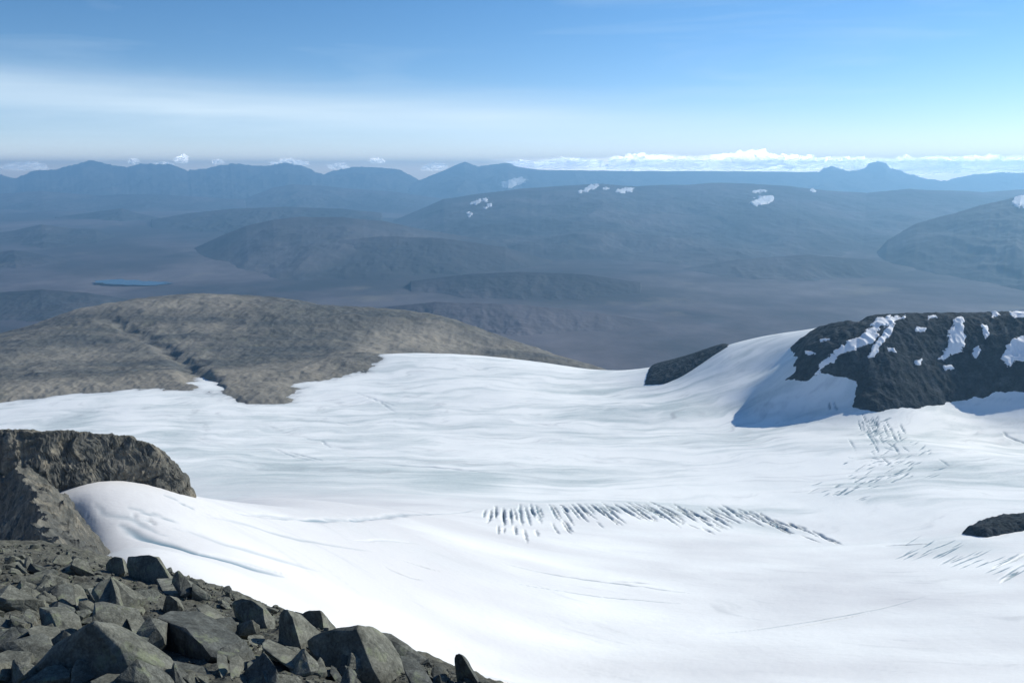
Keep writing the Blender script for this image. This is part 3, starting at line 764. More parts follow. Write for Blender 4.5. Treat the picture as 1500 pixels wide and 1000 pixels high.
# px, distance, foot py, top py
wall = [(-300, 290, 860, 645), (-140, 289, 800, 640), (-40, 287, 760, 636), (20, 289, 735, 636), (62, 292, 720, 637), (100, 299, 704, 638), (118, 302, 695, 638), (132, 304, 690, 639), (160, 308, 701, 641), (182, 311, 707, 643),
        (205, 313, 712, 653), (225, 315, 716, 668), (245, 316, 720, 690), (262, 317, 722, 709), (280, 318, 724, 722), (300, 324, 728, 728)]
wf = np.array([at(a, c, b) for a, b, c, d in wall]); wt = np.array([at(a, d + 6, b) for a, b, c, d in wall])
arete = [(22, 680, 284), (38, 700, 255), (44, 722, 215), (54, 745, 175), (63, 772, 132), (76, 798, 84), (84, 815, 52)]
arw = np.array([at(*a) for a in arete])
def mid_ridge(x, y):
    fy = np.interp(x, wf[:, 0], wf[:, 1]); fz = np.interp(x, wf[:, 0], wf[:, 2]) - 1.5; tz = np.interp(x, wt[:, 0], wt[:, 2])
    xx = x + 2.0 * fbm(x / 7, y / 7, 4, 399)
    col = 1.0 * fbm(xx / 6, y / 9, 4, 401, 0.6, True) + 5.5 * fbm(xx / 15, y / 22, 4, 411, 0.55)
    d = y - fy + col
    s = np.clip(d / 7.5, -3, 1)
    led = s + 0.16 * perlin(s * 3.1 + 2.0 * fbm(x / 10, y / 30, 3, 405), x / 14, 406) * np.clip(1 - np.abs(s - 0.5) * 2, 0, 1)
    z = fz + (tz - fz) * np.where(s > 0, np.clip(led, 0, 1) ** 0.85, s * 0.8)
    z = z - np.maximum(d - 7.5, 0) * np.where(x > wf[8, 0], 0.9, 0.42) * np.clip((d - 7.5) / 4, 0.25, 1) - 1.1 * np.maximum(d - np.where(x > wf[5, 0], 10, 16), 0)
    z = z + (2.6 * fbm(x / 6.5, y / 4.5, 6, 421, 0.62, True) - 1.4) * np.clip((tz - fz) / 7, 0.15, 1) * np.where(s >= 1, 0.4, 1.0)
    z = z - 2.2 * np.maximum(x - wf[-3, 0], 0)
    # arete running from the cliff towards the camera
    d, t = seg_dist(x, y, arw[:, :2])
    az = np.interp(y, arw[::-1, 1], arw[::-1, 2])
    ax = np.interp(y, arw[::-1, 1], arw[::-1, 0])
    side = x - ax + 5.0 * fbm(x / 16, y / 22, 4, 428, 0.55)
    zr = az - np.where(side > 0, 1.15, 1.9) * np.abs(side) - 1.5 * np.maximum(arw[-1, 1] - y, 0) * 0.4
    zr = zr + 6.0 * fbm(x / 18, y / 22, 7, 431, 0.55, True) * np.clip(np.abs(side) / 5, 0.25, 1) - 1.0
    zr = np.where(y > arw[0, 1], zr - 1.2 * (y - arw[0, 1]), zr)
    return np.maximum(z, zr)
MX, MY = ugrid(-0.85, -0.30, 640, np.concatenate([np.geomspace(48, 230, 330, endpoint=False), np.linspace(230, 285, 130, endpoint=False), np.linspace(285, 330, 300, endpoint=False), np.linspace(330, 420, 60)]))
MZ = mid_ridge(MX, MY)
gl = tps_g(MX, MY)
wl = sstep(270, 284, MY)
dY = 2.6 * fbm(MX / 10, MZ / 6.5, 6, 441, 0.55, True) * wl + 0.9 * fbm(MX / 4, MZ / 4 + MY / 9, 4, 443, 0.6, True) * (1 - wl) * np.clip((MY - 60) / 60, 0, 1)
dX = 2.0 * fbm(MZ / 7, MX / 11, 5, 447, 0.55) * wl + 0.6 * fbm(MZ / 6 + MY / 12, MX / 8, 5, 449, 0.6) * (1 - wl) * np.clip((MY - 60) / 60, 0, 1)
MX, MY = MX + dX, MY + dY
keepm = (MZ > gl - 6)
tag(grid_mesh('cliff', MX, MY, MZ, M_cliff, keep=keepm), kind='structure')

# ================================================================== FOREGROUND SLOPE
print('slope...')
S = []
sil = [(155, 828, 24), (200, 838, 22.5), (260, 845, 22), (330, 868, 19), (400, 892, 16), (450, 915, 14), (520, 930, 12.5), (600, 960, 10.8), (660, 985, 9.8), (720, 1004, 9.0)]
for a in [(-250, 1050, 6.5), (0, 1000, 7.5), (200, 1000, 7.6), (400, 1000, 8), (600, 1010, 8.3), (-200, 930, 10), (0, 930, 10), (200, 930, 10.2), (400, 940, 10.4), (500, 960, 10), (0, 870, 14), (150, 870, 14.3), (280, 880, 14.6),
          (0, 826, 22), (90, 826, 22.5), (-200, 826, 22), (0, 797, 33), (80, 795, 36), (125, 812, 33), (-200, 797, 33)] + sil:
    S.append(at(*a))
for a in sil:
    p = at(*a); q = Vector(p)
    for dd, dz in ((2.0, -1.5), (8, -8.5), (25, -28)):
        S.append(np.array([p[0] + dd * 0.8, p[1] + dd * 0.6, p[2] + dz]))
for px, Y, z in [(0, 60, -32), (80, 60, -31), (-250, 60, -34), (130, 50, -27), (-250, 40, -20)]:
    dx, _ = ray(px, 800); S.append(np.array([dx * Y, Y, z]))
S += [np.array([0, 0, -1.7]), np.array([-6, 0, -1.8]), np.array([4, 0, -2.2]), np.array([-12, 4, -2.8]), np.array([8, 3, -8.0]), np.array([0, -6, -1.2]), np.array([-10, -6, -1.2])]
tps_s = GridH(TPS(S, lam=0.002, scale=10.0), -0.95, 0.45, 220, 2.5, 65, 200)
def slope(x, y):
    z = tps_s(x, y)
    return z + 0.22 * fbm(x / 1.6, y / 1.6, 5, 500, 0.55, True) - 0.12 + 0.06 * fbm(x / 0.35, y / 0.35, 3, 510)
SXa, SYa = ugrid(-0.98, 0.40, 520, np.geomspace(3.0, 62, 420))
SZa = slope(SXa, SYa)
tag(grid_mesh('rocky_slope', SXa, SYa, SZa, M_slope), kind='structure')

# ================================================================== BOULDERS
def finish_rock(bm, name, bev, sub, rough, seed):
    """chip the edges, subdivide and roughen one convex block"""
    bmesh.ops.recalc_face_normals(bm, faces=bm.faces)
    bmesh.ops.dissolve_limit(bm, angle_limit=math.radians(6), verts=bm.verts, edges=bm.edges)
    bmesh.ops.bevel(bm, geom=list(bm.edges), offset=bev, segments=2, profile=0.6, affect='EDGES', clamp_overlap=True)
    bmesh.ops.triangulate(bm, faces=list(bm.faces))
    L = sub
    for _ in range(4):
        es = [e for e in bm.edges if e.calc_length() > L]
        if not es or len(bm.verts) > 2600: break
        bmesh.ops.subdivide_edges(bm, edges=es, cuts=1, use_grid_fill=False)
        bmesh.ops.triangulate(bm, faces=[f for f in bm.faces if len(f.verts) > 3])
    bm.normal_update()
    vs = list(bm.verts)
    co = np.array([v.co for v in vs]); nn = np.array([v.normal for v in vs])
    k = 1.0 / (rough * 14)
    d = fbm(co[:, 0] * k + co[:, 2] * k * 0.7, co[:, 1] * k - co[:, 2] * k * 0.6, 4, seed, 0.6) * 0.6 + \
        0.5 * fbm(co[:, 2] * k * 1.6 + 5, (co[:, 0] + co[:, 1]) * k * 0.5, 3, seed + 3, 0.6, True)
    co = co + nn * (d * rough)[:, None]
    for v, c in zip(vs, co): v.co = c
    me = bpy.data.meshes.new(name); bm.to_mesh(me); bm.free()
    me.polygons.foreach_set('use_smooth', np.ones(len(me.polygons), bool))
    me.set_sharp_from_angle(angle=math.radians(26))
    return me

def hull_rock(pts, name, bev=0.02, sub=0.16, rough=0.02, seed=0, chips=5):
    bm = bmesh.new()
    for p in pts: bm.verts.new(p)
    bmesh.ops.convex_hull(bm, input=list(bm.verts))
    rc = random.Random(seed * 31 + 5)
    for _ in range(chips):
        n = Vector((rc.gauss(0, 1), rc.gauss(0, 1), rc.gauss(0, 1) * 0.8)).normalized()
        ds = [v.co.dot(n) for v in bm.verts]
        cut = max(ds) - (max(ds) - min(ds)) * rc.uniform(0.03, 0.10)
        bmesh.ops.bisect_plane(bm, geom=bm.verts[:] + bm.edges[:] + bm.faces[:], plane_co=n * cut, plane_no=n, clear_outer=True)
        cos_ = [v.co.copy() for v in bm.verts]
        bm.clear()
        for c_ in cos_: bm.verts.new(c_)
        bmesh.ops.convex_hull(bm, input=list(bm.verts))
    bmesh.ops.delete(bm, geom=[v for v in bm.verts if not v.link_faces], context='VERTS')
    return finish_rock(bm, name, bev, sub, rough, seed)

def hero(spec, label, name='boulder', bev=0.02, rough=0.02, seed=0, back=0.0, steep=0.36):
    A = np.array(spec, float)
    foot_px, foot_py = A[A[:, 1].argmax(), 0], A[:, 1].max()
    Yb = drape([foot_px], [min(foot_py, 1012)], slope, 4, 60, 200)[0, 1]
    A[:, 2] = Yb + (A[:, 2] - A[:, 2].min()) * steep
    P = at(A[:, 0], A[:, 1], A[:, 2])
    c = P.mean(0)
    # foot: the block reaches straight down into the slope
    size = max(np.ptp(P[:, 0]), np.ptp(P[:, 2]))
    extra = P[P[:, 2] <= np.median(P[:, 2])].copy(); extra[:, 2] -= size * 0.35; extra[:, 1] += size * 0.12
    P = np.vstack([P, extra])
    if back:
        P = np.vstack([P, P * [1, 1, 1] + [back * 0.3, back, -back * 0.35]])
    o = link(name, hull_rock(P - c, name, bev, max(0.05, size * 0.09), rough, seed), M_boulder)
    o.location = c
    tag(o, label, 'rock', 'large boulders of the foreground slope')
    return o

HERO = [
 # big dark-faced block lower left
 ([(139, 913, 8.3), (97, 934, 8.7), (77, 950, 8.9), (44, 985, 8.6), (52, 1010, 8.2), (203, 1010, 7.75), (176, 949, 8.1), (180, 917, 9.4), (250, 962, 9.0), (285, 1006, 8.3), (152, 914, 9.3)],
  'big black-faced boulder at the lower left with a pale sloping top'),
 ([(220, 903, 10.3), (238, 931, 10.1), (246, 950, 10.0), (276, 970, 9.4), (306, 961, 9.2), (292, 942, 9.4), (272, 920, 9.8), (252, 895, 10.9), (292, 896, 11.2), (312, 906, 11.1), (352, 936, 10.4), (378, 962, 9.8), (340, 964, 9.3)],
  'long pale slab in the middle with a dark overhanging left side'),
 ([(410, 899, 11.6), (416, 893, 11.5), (425, 893, 11.2), (427, 917, 11.0), (440, 945, 10.6), (432, 952, 10.6), (408, 943, 11.2), (441, 900, 12.2), (469, 926, 11.8), (455, 937, 11.2)],
  'upright dark block with a light right side, left of the biggest skyline boulder'),
 ([(438, 902, 12.6), (451, 893, 12.4), (470, 893, 12.0), (475, 925, 11.7), (462, 926, 11.9), (481, 911, 12.8), (493, 921, 12.9), (484, 928, 12.4)],
  'dark skyline boulder with a pale right end, behind the upright dark block'),
 ([(446, 941, 11.0), (470, 927, 10.8), (495, 922, 10.5), (520, 916, 10.1), (529, 950, 9.8), (546, 980, 9.4), (523, 996, 9.4), (500, 993, 9.7), (477, 977, 10.2), (546, 918, 11.2), (561, 925, 11.5), (573, 938, 11.5), (581, 956, 11.2), (594, 977, 10.6), (605, 993, 10.2), (560, 1004, 9.3)],
  'biggest skyline boulder, black on the left and pale grey on the right'),
 ([(540, 917, 12.4), (560, 921, 12.4), (577, 932, 12.2), (597, 944, 11.8), (610, 955, 11.4), (637, 976, 10.7), (600, 972, 10.8), (580, 950, 11.6)],
  'dark ledge of rock along the skyline behind the biggest boulder'),
 ([(665, 959, 9.6), (672, 957, 9.4), (680, 960, 9.2), (691, 980, 9.1), (702, 1004, 9.0), (672, 1000, 9.3), (668, 980, 9.5), (684, 963, 9.6), (703, 998, 9.4)],
  'lone dark blade of rock standing upright at the right end of the slope'),
 ([(154, 828, 24.6), (160, 819, 24.4), (168, 815, 24.0), (179, 817, 23.6), (183, 838, 23.0), (172, 844, 23.2), (158, 837, 24.2), (185, 822, 24.8)],
  'leftmost of the two black boulders on the skyline next to the snow'),
 ([(184, 822, 24.4), (188, 815, 24.3), (202, 816, 24.0), (218, 812, 23.5), (230, 816, 23.1), (240, 832, 22.6), (248, 852, 22.0), (226, 856, 22.3), (190, 845, 23.8), (254, 848, 23.2), (232, 817, 24.4)],
  'wider right-hand one of the two black boulders on the skyline next to the snow'),
 ([(333, 886, 14.6), (345, 879, 14.5), (356, 877, 14.3), (370, 880, 13.9), (391, 896, 13.4), (398, 921, 12.9), (362, 919, 13.5), (350, 898, 14.2), (404, 908, 14.3), (382, 884, 15.0)],
  'black-sided boulder below the skyline rubble, right of the rounded grey one'),
 ([(288, 890, 13.6), (300, 883, 14.1), (308, 886, 14.5), (318, 894, 14.4), (331, 905, 13.8), (320, 912, 13.2), (300, 903, 13.1), (292, 898, 13.2)],
  'rounded grey boulder above the long pale slab'),
 ([(333, 907, 12.8), (340, 903, 13.1), (352, 906, 13.2), (369, 925, 12.4), (346, 930, 11.9), (338, 920, 12.1)],
  'pale squarish stone at the right of the long slab'),
 ([(362, 931, 11.8), (376, 928, 12.1), (386, 931, 12.1), (392, 947, 11.4), (374, 954, 11.0), (364, 942, 11.3)],
  'grey stone below the pale squarish one, near the lower end of the long slab'),
 ([(318, 958, 9.2), (326, 955, 9.4), (331, 958, 9.5), (334, 990, 8.5), (325, 993, 8.3), (318, 972, 8.8)],
  'thin upright flake under the lower end of the long slab'),
 ([(336, 964, 9.1), (350, 960, 9.4), (358, 966, 9.4), (350, 990, 8.5), (338, 993, 8.3)],
  'stubby grey flake right of the thin upright one'),
 ([(360, 972, 9.0), (378, 962, 9.5), (400, 964, 9.6), (440, 978, 9.2), (452, 1004, 8.4), (420, 1008, 8.0), (380, 1008, 7.9), (362, 990, 8.4)],
  'flat-topped slab with a dark front at the bottom edge, left of the biggest skyline boulder'),
 ([(385, 935, 10.6), (396, 936, 10.8), (440, 958, 10.3), (452, 975, 9.7), (446, 990, 9.2), (420, 974, 9.5), (398, 958, 9.9), (385, 948, 10.2)],
  'pale cracked slab just left of the black side of the biggest boulder'),
 ([(469, 962, 8.9), (479, 985, 8.4), (468, 992, 8.2), (456, 980, 8.4), (474, 968, 9.1)],
  'small pale pyramid-shaped stone in front of the biggest black boulder'),
 ([(485, 974, 8.6), (501, 992, 8.3), (492, 997, 8.1), (484, 985, 8.3), (492, 978, 8.8)],
  'narrow pale splinter right of the small pyramid-shaped stone'),
 ([(84, 857, 14.2), (98, 853, 14.8), (106, 858, 14.9), (109, 885, 13.4), (98, 890, 13.0), (84, 882, 13.2), (72, 866, 13.9)],
  'pale block in the upper left scree with a dark left side'),
 ([(107, 855, 14.6), (114, 852, 14.9), (121, 856, 15.1), (131, 884, 13.9), (124, 896, 13.2), (112, 888, 13.3)],
  'dark tilted stone right of the pale block in the scree'),
 ([(40, 921, 9.9), (58, 914, 10.4), (84, 915, 10.6), (90, 935, 9.9), (70, 957, 9.1), (51, 950, 9.2)],
  'pale flat-topped stone above left of the big black-faced boulder'),
 ([(-12, 958, 9.2), (10, 950, 9.6), (48, 955, 9.5), (40, 980, 8.6), (20, 984, 8.4), (-12, 978, 8.6)],
  'pale stone at the left edge of the photo, near the bottom'),
 ([(93, 972, 7.5), (108, 970, 7.75), (123, 985, 7.5), (112, 998, 7.1), (100, 992, 7.15)],
  'small light stone at the foot of the big black-faced boulder'),
 ([(130, 995, 7.3), (150, 986, 7.6), (176, 986, 7.7), (197, 1002, 7.3), (170, 1010, 7.0), (140, 1010, 6.9)],
  'rounded stone cut by the bottom edge under the big black-faced boulder'),
 ([(33, 898, 11.4), (42, 889, 11.9), (50, 896, 12.0), (54, 912, 11.2), (42, 922, 10.8), (34, 912, 11.0)],
  'dark knobbly stone in the left scree above the pale flat-topped stone'),
 ([(128, 862, 14.2), (150, 858, 14.8), (196, 868, 14.8), (212, 892, 13.2), (200, 900, 12.6), (170, 910, 12.0), (152, 902, 12.3)],
  'broad pale slab above the big black-faced boulder'),
 ([(152, 905, 10.8), (168, 887, 11.4), (176, 900, 11.5), (180, 914, 10.8), (160, 916, 10.4)],
  'dark pointed stone at the lower edge of the broad pale slab'),
 ([(186, 905, 11.2), (206, 912, 11.2), (238, 950, 9.9), (244, 962, 9.4), (228, 962, 9.2), (196, 930, 10.2)],
  'slanting pale slab lying left of the dark overhang'),
 ([(230, 962, 8.6), (262, 968, 8.7), (300, 976, 8.5), (330, 1004, 7.8), (290, 1010, 7.3), (240, 1006, 7.4), (222, 985, 7.9)],
  'pale rubbly block at the bottom edge below the long slab'),
 ([(230, 848, 20.5), (262, 842, 21.4), (290, 858, 20.6), (300, 872, 18.6), (270, 878, 17.2), (240, 868, 18.0)],
  'olive boulder under the wider black skyline boulder'),
 ([(585, 955, 10.2), (606, 960, 10.3), (625, 985, 9.6), (636, 1003, 9.0), (606, 1006, 8.8), (592, 980, 9.4)],
  'pale stone right of the biggest boulder at the bottom edge'),
 ([(632, 978, 9.7), (645, 974, 9.9), (655, 983, 9.9), (656, 1004, 9.2), (636, 1004, 9.0)],
  'small grey stone left of the lone upright blade'),
 ([(700, 1000, 9.0), (709, 992, 9.3), (722, 1000, 9.2), (720, 1012, 8.9), (702, 1012, 8.7)],
  'last small stone at the bottom edge right of the upright blade'),
 ([(300, 905, 12.0), (322, 915, 11.9), (344, 936, 11.2), (330, 940, 10.8), (308, 924, 11.2)],
  'grey wedge between the rounded boulder and the long slab'),
]
for i, (sp, lab) in enumerate(HERO):
    ys = np.array([a[2] for a in sp])
    sz = np.ptp([a[0] for a in sp]) / FOC * ys.mean()
    hero(sp, lab, bev=max(0.006, sz * 0.014), rough=max(0.012, sz * 0.034), seed=900 + i * 7, steep=0.62 if ('slab' in lab or 'flat' in lab) else 0.36)

# a set of block shapes reused for the loose rock
def rnd_rock(seed):
    r = random.Random(seed)
    sx, sy, szz = r.uniform(0.7, 1.3), r.uniform(0.6, 1.0), r.uniform(0.4, 0.8)
    pts = []
    for _ in range(r.randint(9, 13)):
        v = Vector([r.uniform(-1, 1) for _ in range(3)])
        m = max(abs(c) for c in v); v = v / m * r.uniform(0.75, 1.0)
        pts.append((v.x * 0.5 * sx, v.y * 0.5 * sy, v.z * 0.5 * szz))
    return hull_rock(pts, 'rock', 0.014, 0.17, 0.03, seed)
SHAPES = [rnd_rock(2000 + i) for i in range(36)]
for s in SHAPES: s.materials.append(M_boulder)
SMALL = SHAPES

rr = random.Random(11)
def sil_y(px): return np.interp(px, [0, 90, 155, 200, 260, 330, 400, 450, 520, 600, 660, 720], [800, 800, 832, 838, 840, 866, 890, 905, 925, 960, 985, 1002])
REG = [
 ('small loose stone scattered over the upper left scree slope', 'loose stones of the upper left scree', lambda: (rr.uniform(-40, 165), 800 + 130 * rr.random() ** 0.8), 88, (8, 36)),
 ('small stone in the rubble strip along the skyline against the snow', 'rubble stones along the skyline', lambda: (lambda p: (p, sil_y(p) + rr.uniform(-2, 26)))(rr.uniform(235, 420)), 66, (8, 18)),
 ('stone wedged among the large boulders of the lower slope', 'stones between the large boulders', lambda: (rr.uniform(-30, 560), rr.uniform(870, 1010)), 94, (24, 74)),
 ('stone on the broken right edge of the boulder slope', 'stones of the right edge', lambda: (lambda p: (p, sil_y(p) + rr.uniform(0, 30)))(rr.uniform(420, 720)), 30, (12, 34)),
]
for lab, grp, pos, n, (s0, s1) in REG:
    k = 0
    while k < n:
        px, py = pos()
        if py < sil_y(px) - 2: continue
        p = drape([px], [py], slope, 4, 60, 200)[0]
        if p[1] > 58: continue
        spx = rr.uniform(s0, s1)
        if py < sil_y(px) + 22: spx = min(spx, 16)
        size = spx / FOC * p[1] * 1.1
        o = bpy.data.objects.new('rock', rr.choice(SHAPES)); C.objects.link(o)
        o.location = (p[0], p[1], p[2] + size * 0.14)
        o.rotation_euler = (Matrix.Rotation(rr.gauss(0.45, 0.3), 3, 'Y') @ Matrix.Rotation(rr.gauss(-0.1, 0.3), 3, 'X') @ Matrix.Rotation(rr.uniform(0, 6.28), 3, 'Z')).to_euler()
        o.scale = (size * rr.uniform(0.8, 1.5), size * rr.uniform(0.7, 1.3), size * rr.uniform(0.7, 1.3))
        tag(o, lab, 'rock', grp)
        k += 1

# ungathered rubble: one object
vv, ff, base = [], [], 0
for i in range(2600):
    px = rr.uniform(-60, 720)
    py = sil_y(px) + rr.random() ** 1.6 * (1010 - sil_y(px)) - 1
    dx, dz = ray(px, py)
    vv.append((px, py))
P = drape([a for a, b in vv], [b for a, b in vv], slope, 4, 60, 160)
co_all, fc_all = [], []
tiny = []
for i in range(8):
    r = random.Random(60 + i); bm = bmesh.new()
    for _ in range(9):
        v = Vector([r.gauss(0, 1) for _ in range(3)]).normalized() * r.uniform(0.8, 1)
        bm.verts.new((v.x * 0.55, v.y * 0.5, v.z * 0.38))
    bmesh.ops.convex_hull(bm, input=list(bm.verts)); bmesh.ops.triangulate(bm, faces=list(bm.faces))
    bm.verts.ensure_lookup_table()
    tiny.append((np.array([v.co for v in bm.verts]), np.array([[v.index for v in f.verts] for f in bm.faces]))); bm.free()
nb = 0
for p in P:
    if p[1] > 58: continue
    c, f = rr.choice(tiny)
    s = rr.uniform(3, 9) / FOC * p[1]
    R = np.array(Matrix.Rotation(rr.uniform(0, 6.28), 3, Vector((rr.gauss(0, 1), rr.gauss(0, 1), rr.gauss(0, 1))).normalized()))
    co_all.append((c * s) @ R.T + p); fc_all.append(f + nb); nb += len(c)
me = bpy.data.meshes.new('rubble'); me.from_pydata(np.vstack(co_all).tolist(), [], np.vstack(fc_all).tolist()); me.update()
tag(link('rubble', me, M_boulder), kind='stuff')

# ================================================================== CLOUDS
def cloud(cx, cy, w, h, Y, label, group, seed):
    bm = bmesh.new()
    bmesh.ops.create_icosphere(bm, subdivisions=5, radius=1.0)
    co = np.array([v.co for v in bm.verts])
    asp = w / h
    a = fbm(co[:, 0] * asp * 0.9 + seed, co[:, 2] * 1.4 + co[:, 1] * 1.1, 4, seed, 0.55)
    b = np.abs(fbm(co[:, 0] * asp * 1.8 + seed, co[:, 2] * 2.4 + co[:, 1] * 2.0, 3, seed + 4, 0.55))
    r = 0.72 + 0.55 * a + 0.35 * b
    co = co * np.clip(r, 0.25, 1.4)[:, None]
    co[:, 2] = np.where(co[:, 2] < 0, co[:, 2] * 0.45, co[:, 2])
    m = Y / FOC
    co = co * np.array([w * 0.5 * m, min(w, 3 * h) * 0.5 * m, h * 0.7 * m])
    for v, c in zip(bm.verts, co): v.co = c
    me = bpy.data.meshes.new('cloud'); bm.to_mesh(me); bm.free()
    me.polygons.foreach_set('use_smooth', np.ones(len(me.polygons), bool))
    o = link('cloud', me, M_cloud_thin if cx < 700 else M_cloud); o.location = at(cx, cy + h * 0.2, Y)
    tag(o, label, 'cloud', group)
gl_, gr_ = 'small clouds over the left mountains', 'cloud bank over the right horizon'
CL = [(36, 243, 74, 15, 'small cloud over the left end of the mountain skyline'), (196, 236, 20, 10, 'cloud puff just right of the pointed left summit'),
      (240, 240, 34, 8, 'tiny low cloud touching the flat-topped mountain'), (266, 233, 24, 14, 'tallest cloud puff over the flat-topped left mountain'),
      (319, 237, 22, 8, 'cloud puff over the gap right of the flat-topped mountain'), (424, 238, 60, 14, 'cloud behind the summit left of the rounded mountain'),
      (496, 243, 36, 12, 'faint cloud between two mountains, left of centre'), (552, 235, 30, 9, 'cloud puff floating over the rounded mountain'), (636, 244, 44, 14, 'cloud puff left of the sharp central peak')]
for i, (x, y, w, h, lab) in enumerate(CL):
    cloud(x, y, w, h, 55000, lab, gl_, 40 + i * 3)
CR = [(765, 242, 60, 12, 'first low cloud right of the sharp central peak'), (835, 240, 90, 15, 'low white cloud lying on the plateau right of the peak'), (930, 238, 80, 22, 'bulging white cloud, first tall one of the bank'),
      (985, 240, 110, 18, 'flat white cloud right of the bulging one'), (1095, 236, 110, 26, 'tallest white cloud of the bank'), (1165, 239, 110, 20, 'white cloud left of the two peaks in the cloud'),
      (1240, 241, 80, 18, 'white cloud between the two peaks'), (1345, 243, 130, 24, 'white cloud right of the larger peak'), (1440, 241, 150, 22, 'white cloud near the right edge'), (1540, 240, 160, 22, 'white cloud running out of the right edge')]
for i, (x, y, w, h, lab) in enumerate(CR):
    cloud(x, y - 1, w * 1.25, h * 1.25, 55000, lab, gr_, 90 + i * 3)

# ================================================================== HAZE
HZ0, HZ1 = -1320.0, 430.0
bm = bmesh.new(); bmesh.ops.create_cube(bm, size=1.0)
for v in bm.verts:
    v.co = Vector((v.co.x * 110000, 0 + (v.co.y + 0.5) * 52500 - 400 * (0.5 - v.co.y), HZ0 if v.co.z < 0 else HZ1))
me = bpy.data.meshes.new('haze'); bm.to_mesh(me); bm.free()
t = NT('haze_air')
pv = t.n('ShaderNodeVolumePrincipled')
pv.inputs['Color'].default_value = (0.35, 0.67, 1.0, 1)
pv.inputs['Density'].default_value = 4.1e-5
pv.inputs['Anisotropy'].default_value = 0.35
t.l(pv.outputs[0], t.out.inputs['Volume'])
hz = link('haze', me, t.m); tag(hz, kind='stuff')

# ================================================================== LIGHT AND SKY
SUN_AZ, SUN_EL = math.radians(58), math.radians(33)     # azimuth to the right of the view direction
sd_ = Vector((math.sin(SUN_AZ) * math.cos(SUN_EL), math.cos(SUN_AZ) * math.cos(SUN_EL), math.sin(SUN_EL)))
L = bpy.data.lights.new('sun', 'SUN'); L.energy = 3.3; L.angle = math.radians(0.5); L.color = (1.0, 0.965, 0.86)
lo = bpy.data.objects.new('sun', L); C.objects.link(lo)
lo.rotation_euler = (-sd_).to_track_quat('-Z', 'Y').to_euler()

w = bpy.data.worlds.new('World'); sc.world = w; w.use_nodes = True
nt = w.node_tree; nt.nodes.clear()
def wn(t_, **kw):
    n = nt.nodes.new(t_)
    for k, v in kw.items(): setattr(n, k, v)
    return n
wo = wn('ShaderNodeOutputWorld'); bg = wn('ShaderNodeBackground')
sky = wn('ShaderNodeTexSky', sky_type='NISHITA', sun_disc=False, sun_elevation=SUN_EL, sun_rotation=SUN_AZ, altitude=2400, air_density=1.0, dust_density=0.6, ozone_density=3.0)
bg.inputs['Strength'].default_value = 0.105
# thin high cloud: noise over the sky direction, long in azimuth and thin in elevation, with one broad veil low on the left
tc = wn('ShaderNodeTexCoord')
def wmath(op, a, b=0.0, clamp=False):
    m = wn('ShaderNodeMath', operation=op, use_clamp=clamp)
    for k, v in ((0, a), (1, b)):
        if hasattr(v, 'links'): nt.links.new(v, m.inputs[k])
        else: m.inputs[k].default_value = v
    return m.outputs[0]
def wnoise(scale, rot, detail, rough, dist):
    mp = wn('ShaderNodeMapping'); mp.inputs['Scale'].default_value = scale; mp.inputs['Rotation'].default_value = rot
    nz = wn('ShaderNodeTexNoise'); nz.inputs['Scale'].default_value = 1.0; nz.inputs['Detail'].default_value = detail
    nz.inputs['Roughness'].default_value = rough; nz.inputs['Distortion'].default_value = dist
    nt.links.new(tc.outputs['Generated'], mp.inputs['Vector']); nt.links.new(mp.outputs[0], nz.inputs['Vector']); return nz.outputs['Fac']
sx = wn('ShaderNodeSeparateXYZ'); nt.links.new(tc.outputs['Generated'], sx.inputs[0])
n_a = wnoise((2.2, 2.2, 22.0), (0, 0.05, 0), 7, 0.55, 0.5)
n_b = wnoise((3.0, 3.0, 60.0), (0, 0.044, 0), 6, 0.55, 0.3)
val = wmath('ADD', wmath('ADD', sx.outputs['Z'], wmath('MULTIPLY', sx.outputs['X'], 0.045)), -0.052)
val = wmath('ADD', val, wmath('MULTIPLY', wmath('ADD', n_a, -0.5), 0.02))
up = wmath('DIVIDE', val, 0.021)
band = wmath('EXPONENT', wmath('MULTIPLY', wmath('MULTIPLY', up, up), -1.0))
left = wmath('MULTIPLY', wmath('SUBTRACT', 0.36, sx.outputs['X']), 2.6, True)
veil = wmath('MULTIPLY', wmath('MULTIPLY', band, left), wmath('ADD', 0.25, wmath('MULTIPLY', n_b, 0.7)))
wisp = wmath('MULTIPLY', wmath('SUBTRACT', n_a, 0.52, True), 0.9)
fac = wmath('ADD', veil, wisp, True)
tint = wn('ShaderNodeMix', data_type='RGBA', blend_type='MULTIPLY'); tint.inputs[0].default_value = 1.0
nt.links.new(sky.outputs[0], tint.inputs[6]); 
def wcol(fac, a, b):
    m = wn('ShaderNodeMix', data_type='RGBA'); nt.links.new(fac, m.inputs[0])
    for k, v in ((6, a), (7, b)):
        if hasattr(v, 'links'): nt.links.new(v, m.inputs[k])
        else: m.inputs[k].default_value = (*v, 1)
    return m.outputs[2]
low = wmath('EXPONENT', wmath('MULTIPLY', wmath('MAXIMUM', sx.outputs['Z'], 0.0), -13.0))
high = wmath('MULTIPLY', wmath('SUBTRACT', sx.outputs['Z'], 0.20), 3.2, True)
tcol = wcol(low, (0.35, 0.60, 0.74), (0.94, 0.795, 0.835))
tcol = wcol(high, tcol, (0.26, 0.60, 0.86))      # deep blue mountain sky overhead, darkened out of view to weaken fill light
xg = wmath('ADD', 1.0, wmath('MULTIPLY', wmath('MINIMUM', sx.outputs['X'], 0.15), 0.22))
tsc = wn('ShaderNodeVectorMath', operation='SCALE'); nt.links.new(tcol, tsc.inputs[0]); nt.links.new(wmath('ADD', low, wmath('MULTIPLY', wmath('SUBTRACT', 1.0, low), xg)), tsc.inputs['Scale'])
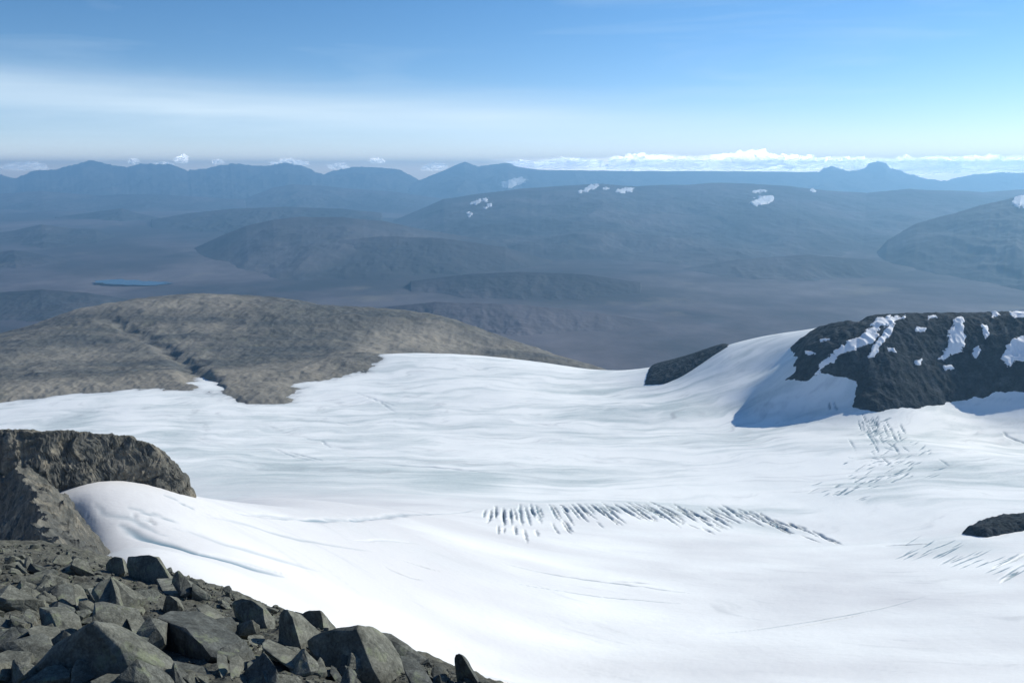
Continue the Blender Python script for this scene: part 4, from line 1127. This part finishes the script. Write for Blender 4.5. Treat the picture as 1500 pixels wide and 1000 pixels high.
nt.links.new(tsc.outputs[0], tint.inputs[7])
mx = wn('ShaderNodeMix', data_type='RGBA'); nt.links.new(fac, mx.inputs[0])
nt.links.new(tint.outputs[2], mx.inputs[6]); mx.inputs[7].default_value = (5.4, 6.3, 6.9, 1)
# a bright bank of far cloud low over the right-hand horizon
n_c = wnoise((9.0, 9.0, 40.0), (0, 0, 0), 5, 0.6, 0.4)
edge = wmath('ADD', 0.014, wmath('MULTIPLY', wmath('SUBTRACT', n_c, 0.5), 0.016))
bank = wmath('MULTIPLY', wmath('MULTIPLY', wmath('SUBTRACT', edge, sx.outputs['Z']), 220.0, True), wmath('MULTIPLY', wmath('SUBTRACT', sx.outputs['X'], -0.03), 8.0, True))
cl = wn('ShaderNodeMix', data_type='RGBA'); nt.links.new(bank, cl.inputs[0]); nt.links.new(mx.outputs[2], cl.inputs[6]); cl.inputs[7].default_value = (17.0, 16.5, 16.0, 1)
mx = cl
# the air whitens towards the horizon
gl1 = wmath('ADD', 1.0, wmath('MULTIPLY', wmath('EXPONENT', wmath('MULTIPLY', wmath('MAXIMUM', sx.outputs['Z'], 0.0), -38.0)), wmath('SUBTRACT', 0.75, wmath('MULTIPLY', sx.outputs['X'], 0.9))))
glow = wn('ShaderNodeVectorMath', operation='SCALE'); nt.links.new(mx.outputs[2], glow.inputs[0]); nt.links.new(gl1, glow.inputs['Scale'])
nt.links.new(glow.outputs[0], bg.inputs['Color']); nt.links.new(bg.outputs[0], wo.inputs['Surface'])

# ================================================================== CAMERA AND RENDER
cam = bpy.data.cameras.new('camera'); cam.sensor_width = 36; cam.lens = 36 * FOC / 1500
cam.clip_start = 0.5; cam.clip_end = 200000
co = bpy.data.objects.new('camera', cam); C.objects.link(co)
co.rotation_euler = (math.pi / 2 - TH, 0, 0)
sc.camera = co
sc.view_settings.view_transform = 'Standard'; sc.view_settings.look = 'None'
sc.view_settings.exposure = 0.60; sc.view_settings.gamma = 1
sc.render.engine = 'CYCLES'
cy = sc.cycles
cy.use_denoising = True
cy.max_bounces = 6; cy.diffuse_bounces = 3; cy.volume_bounces = 0; cy.transparent_max_bounces = 16
cy.volume_step_rate = 1.0
print('done')
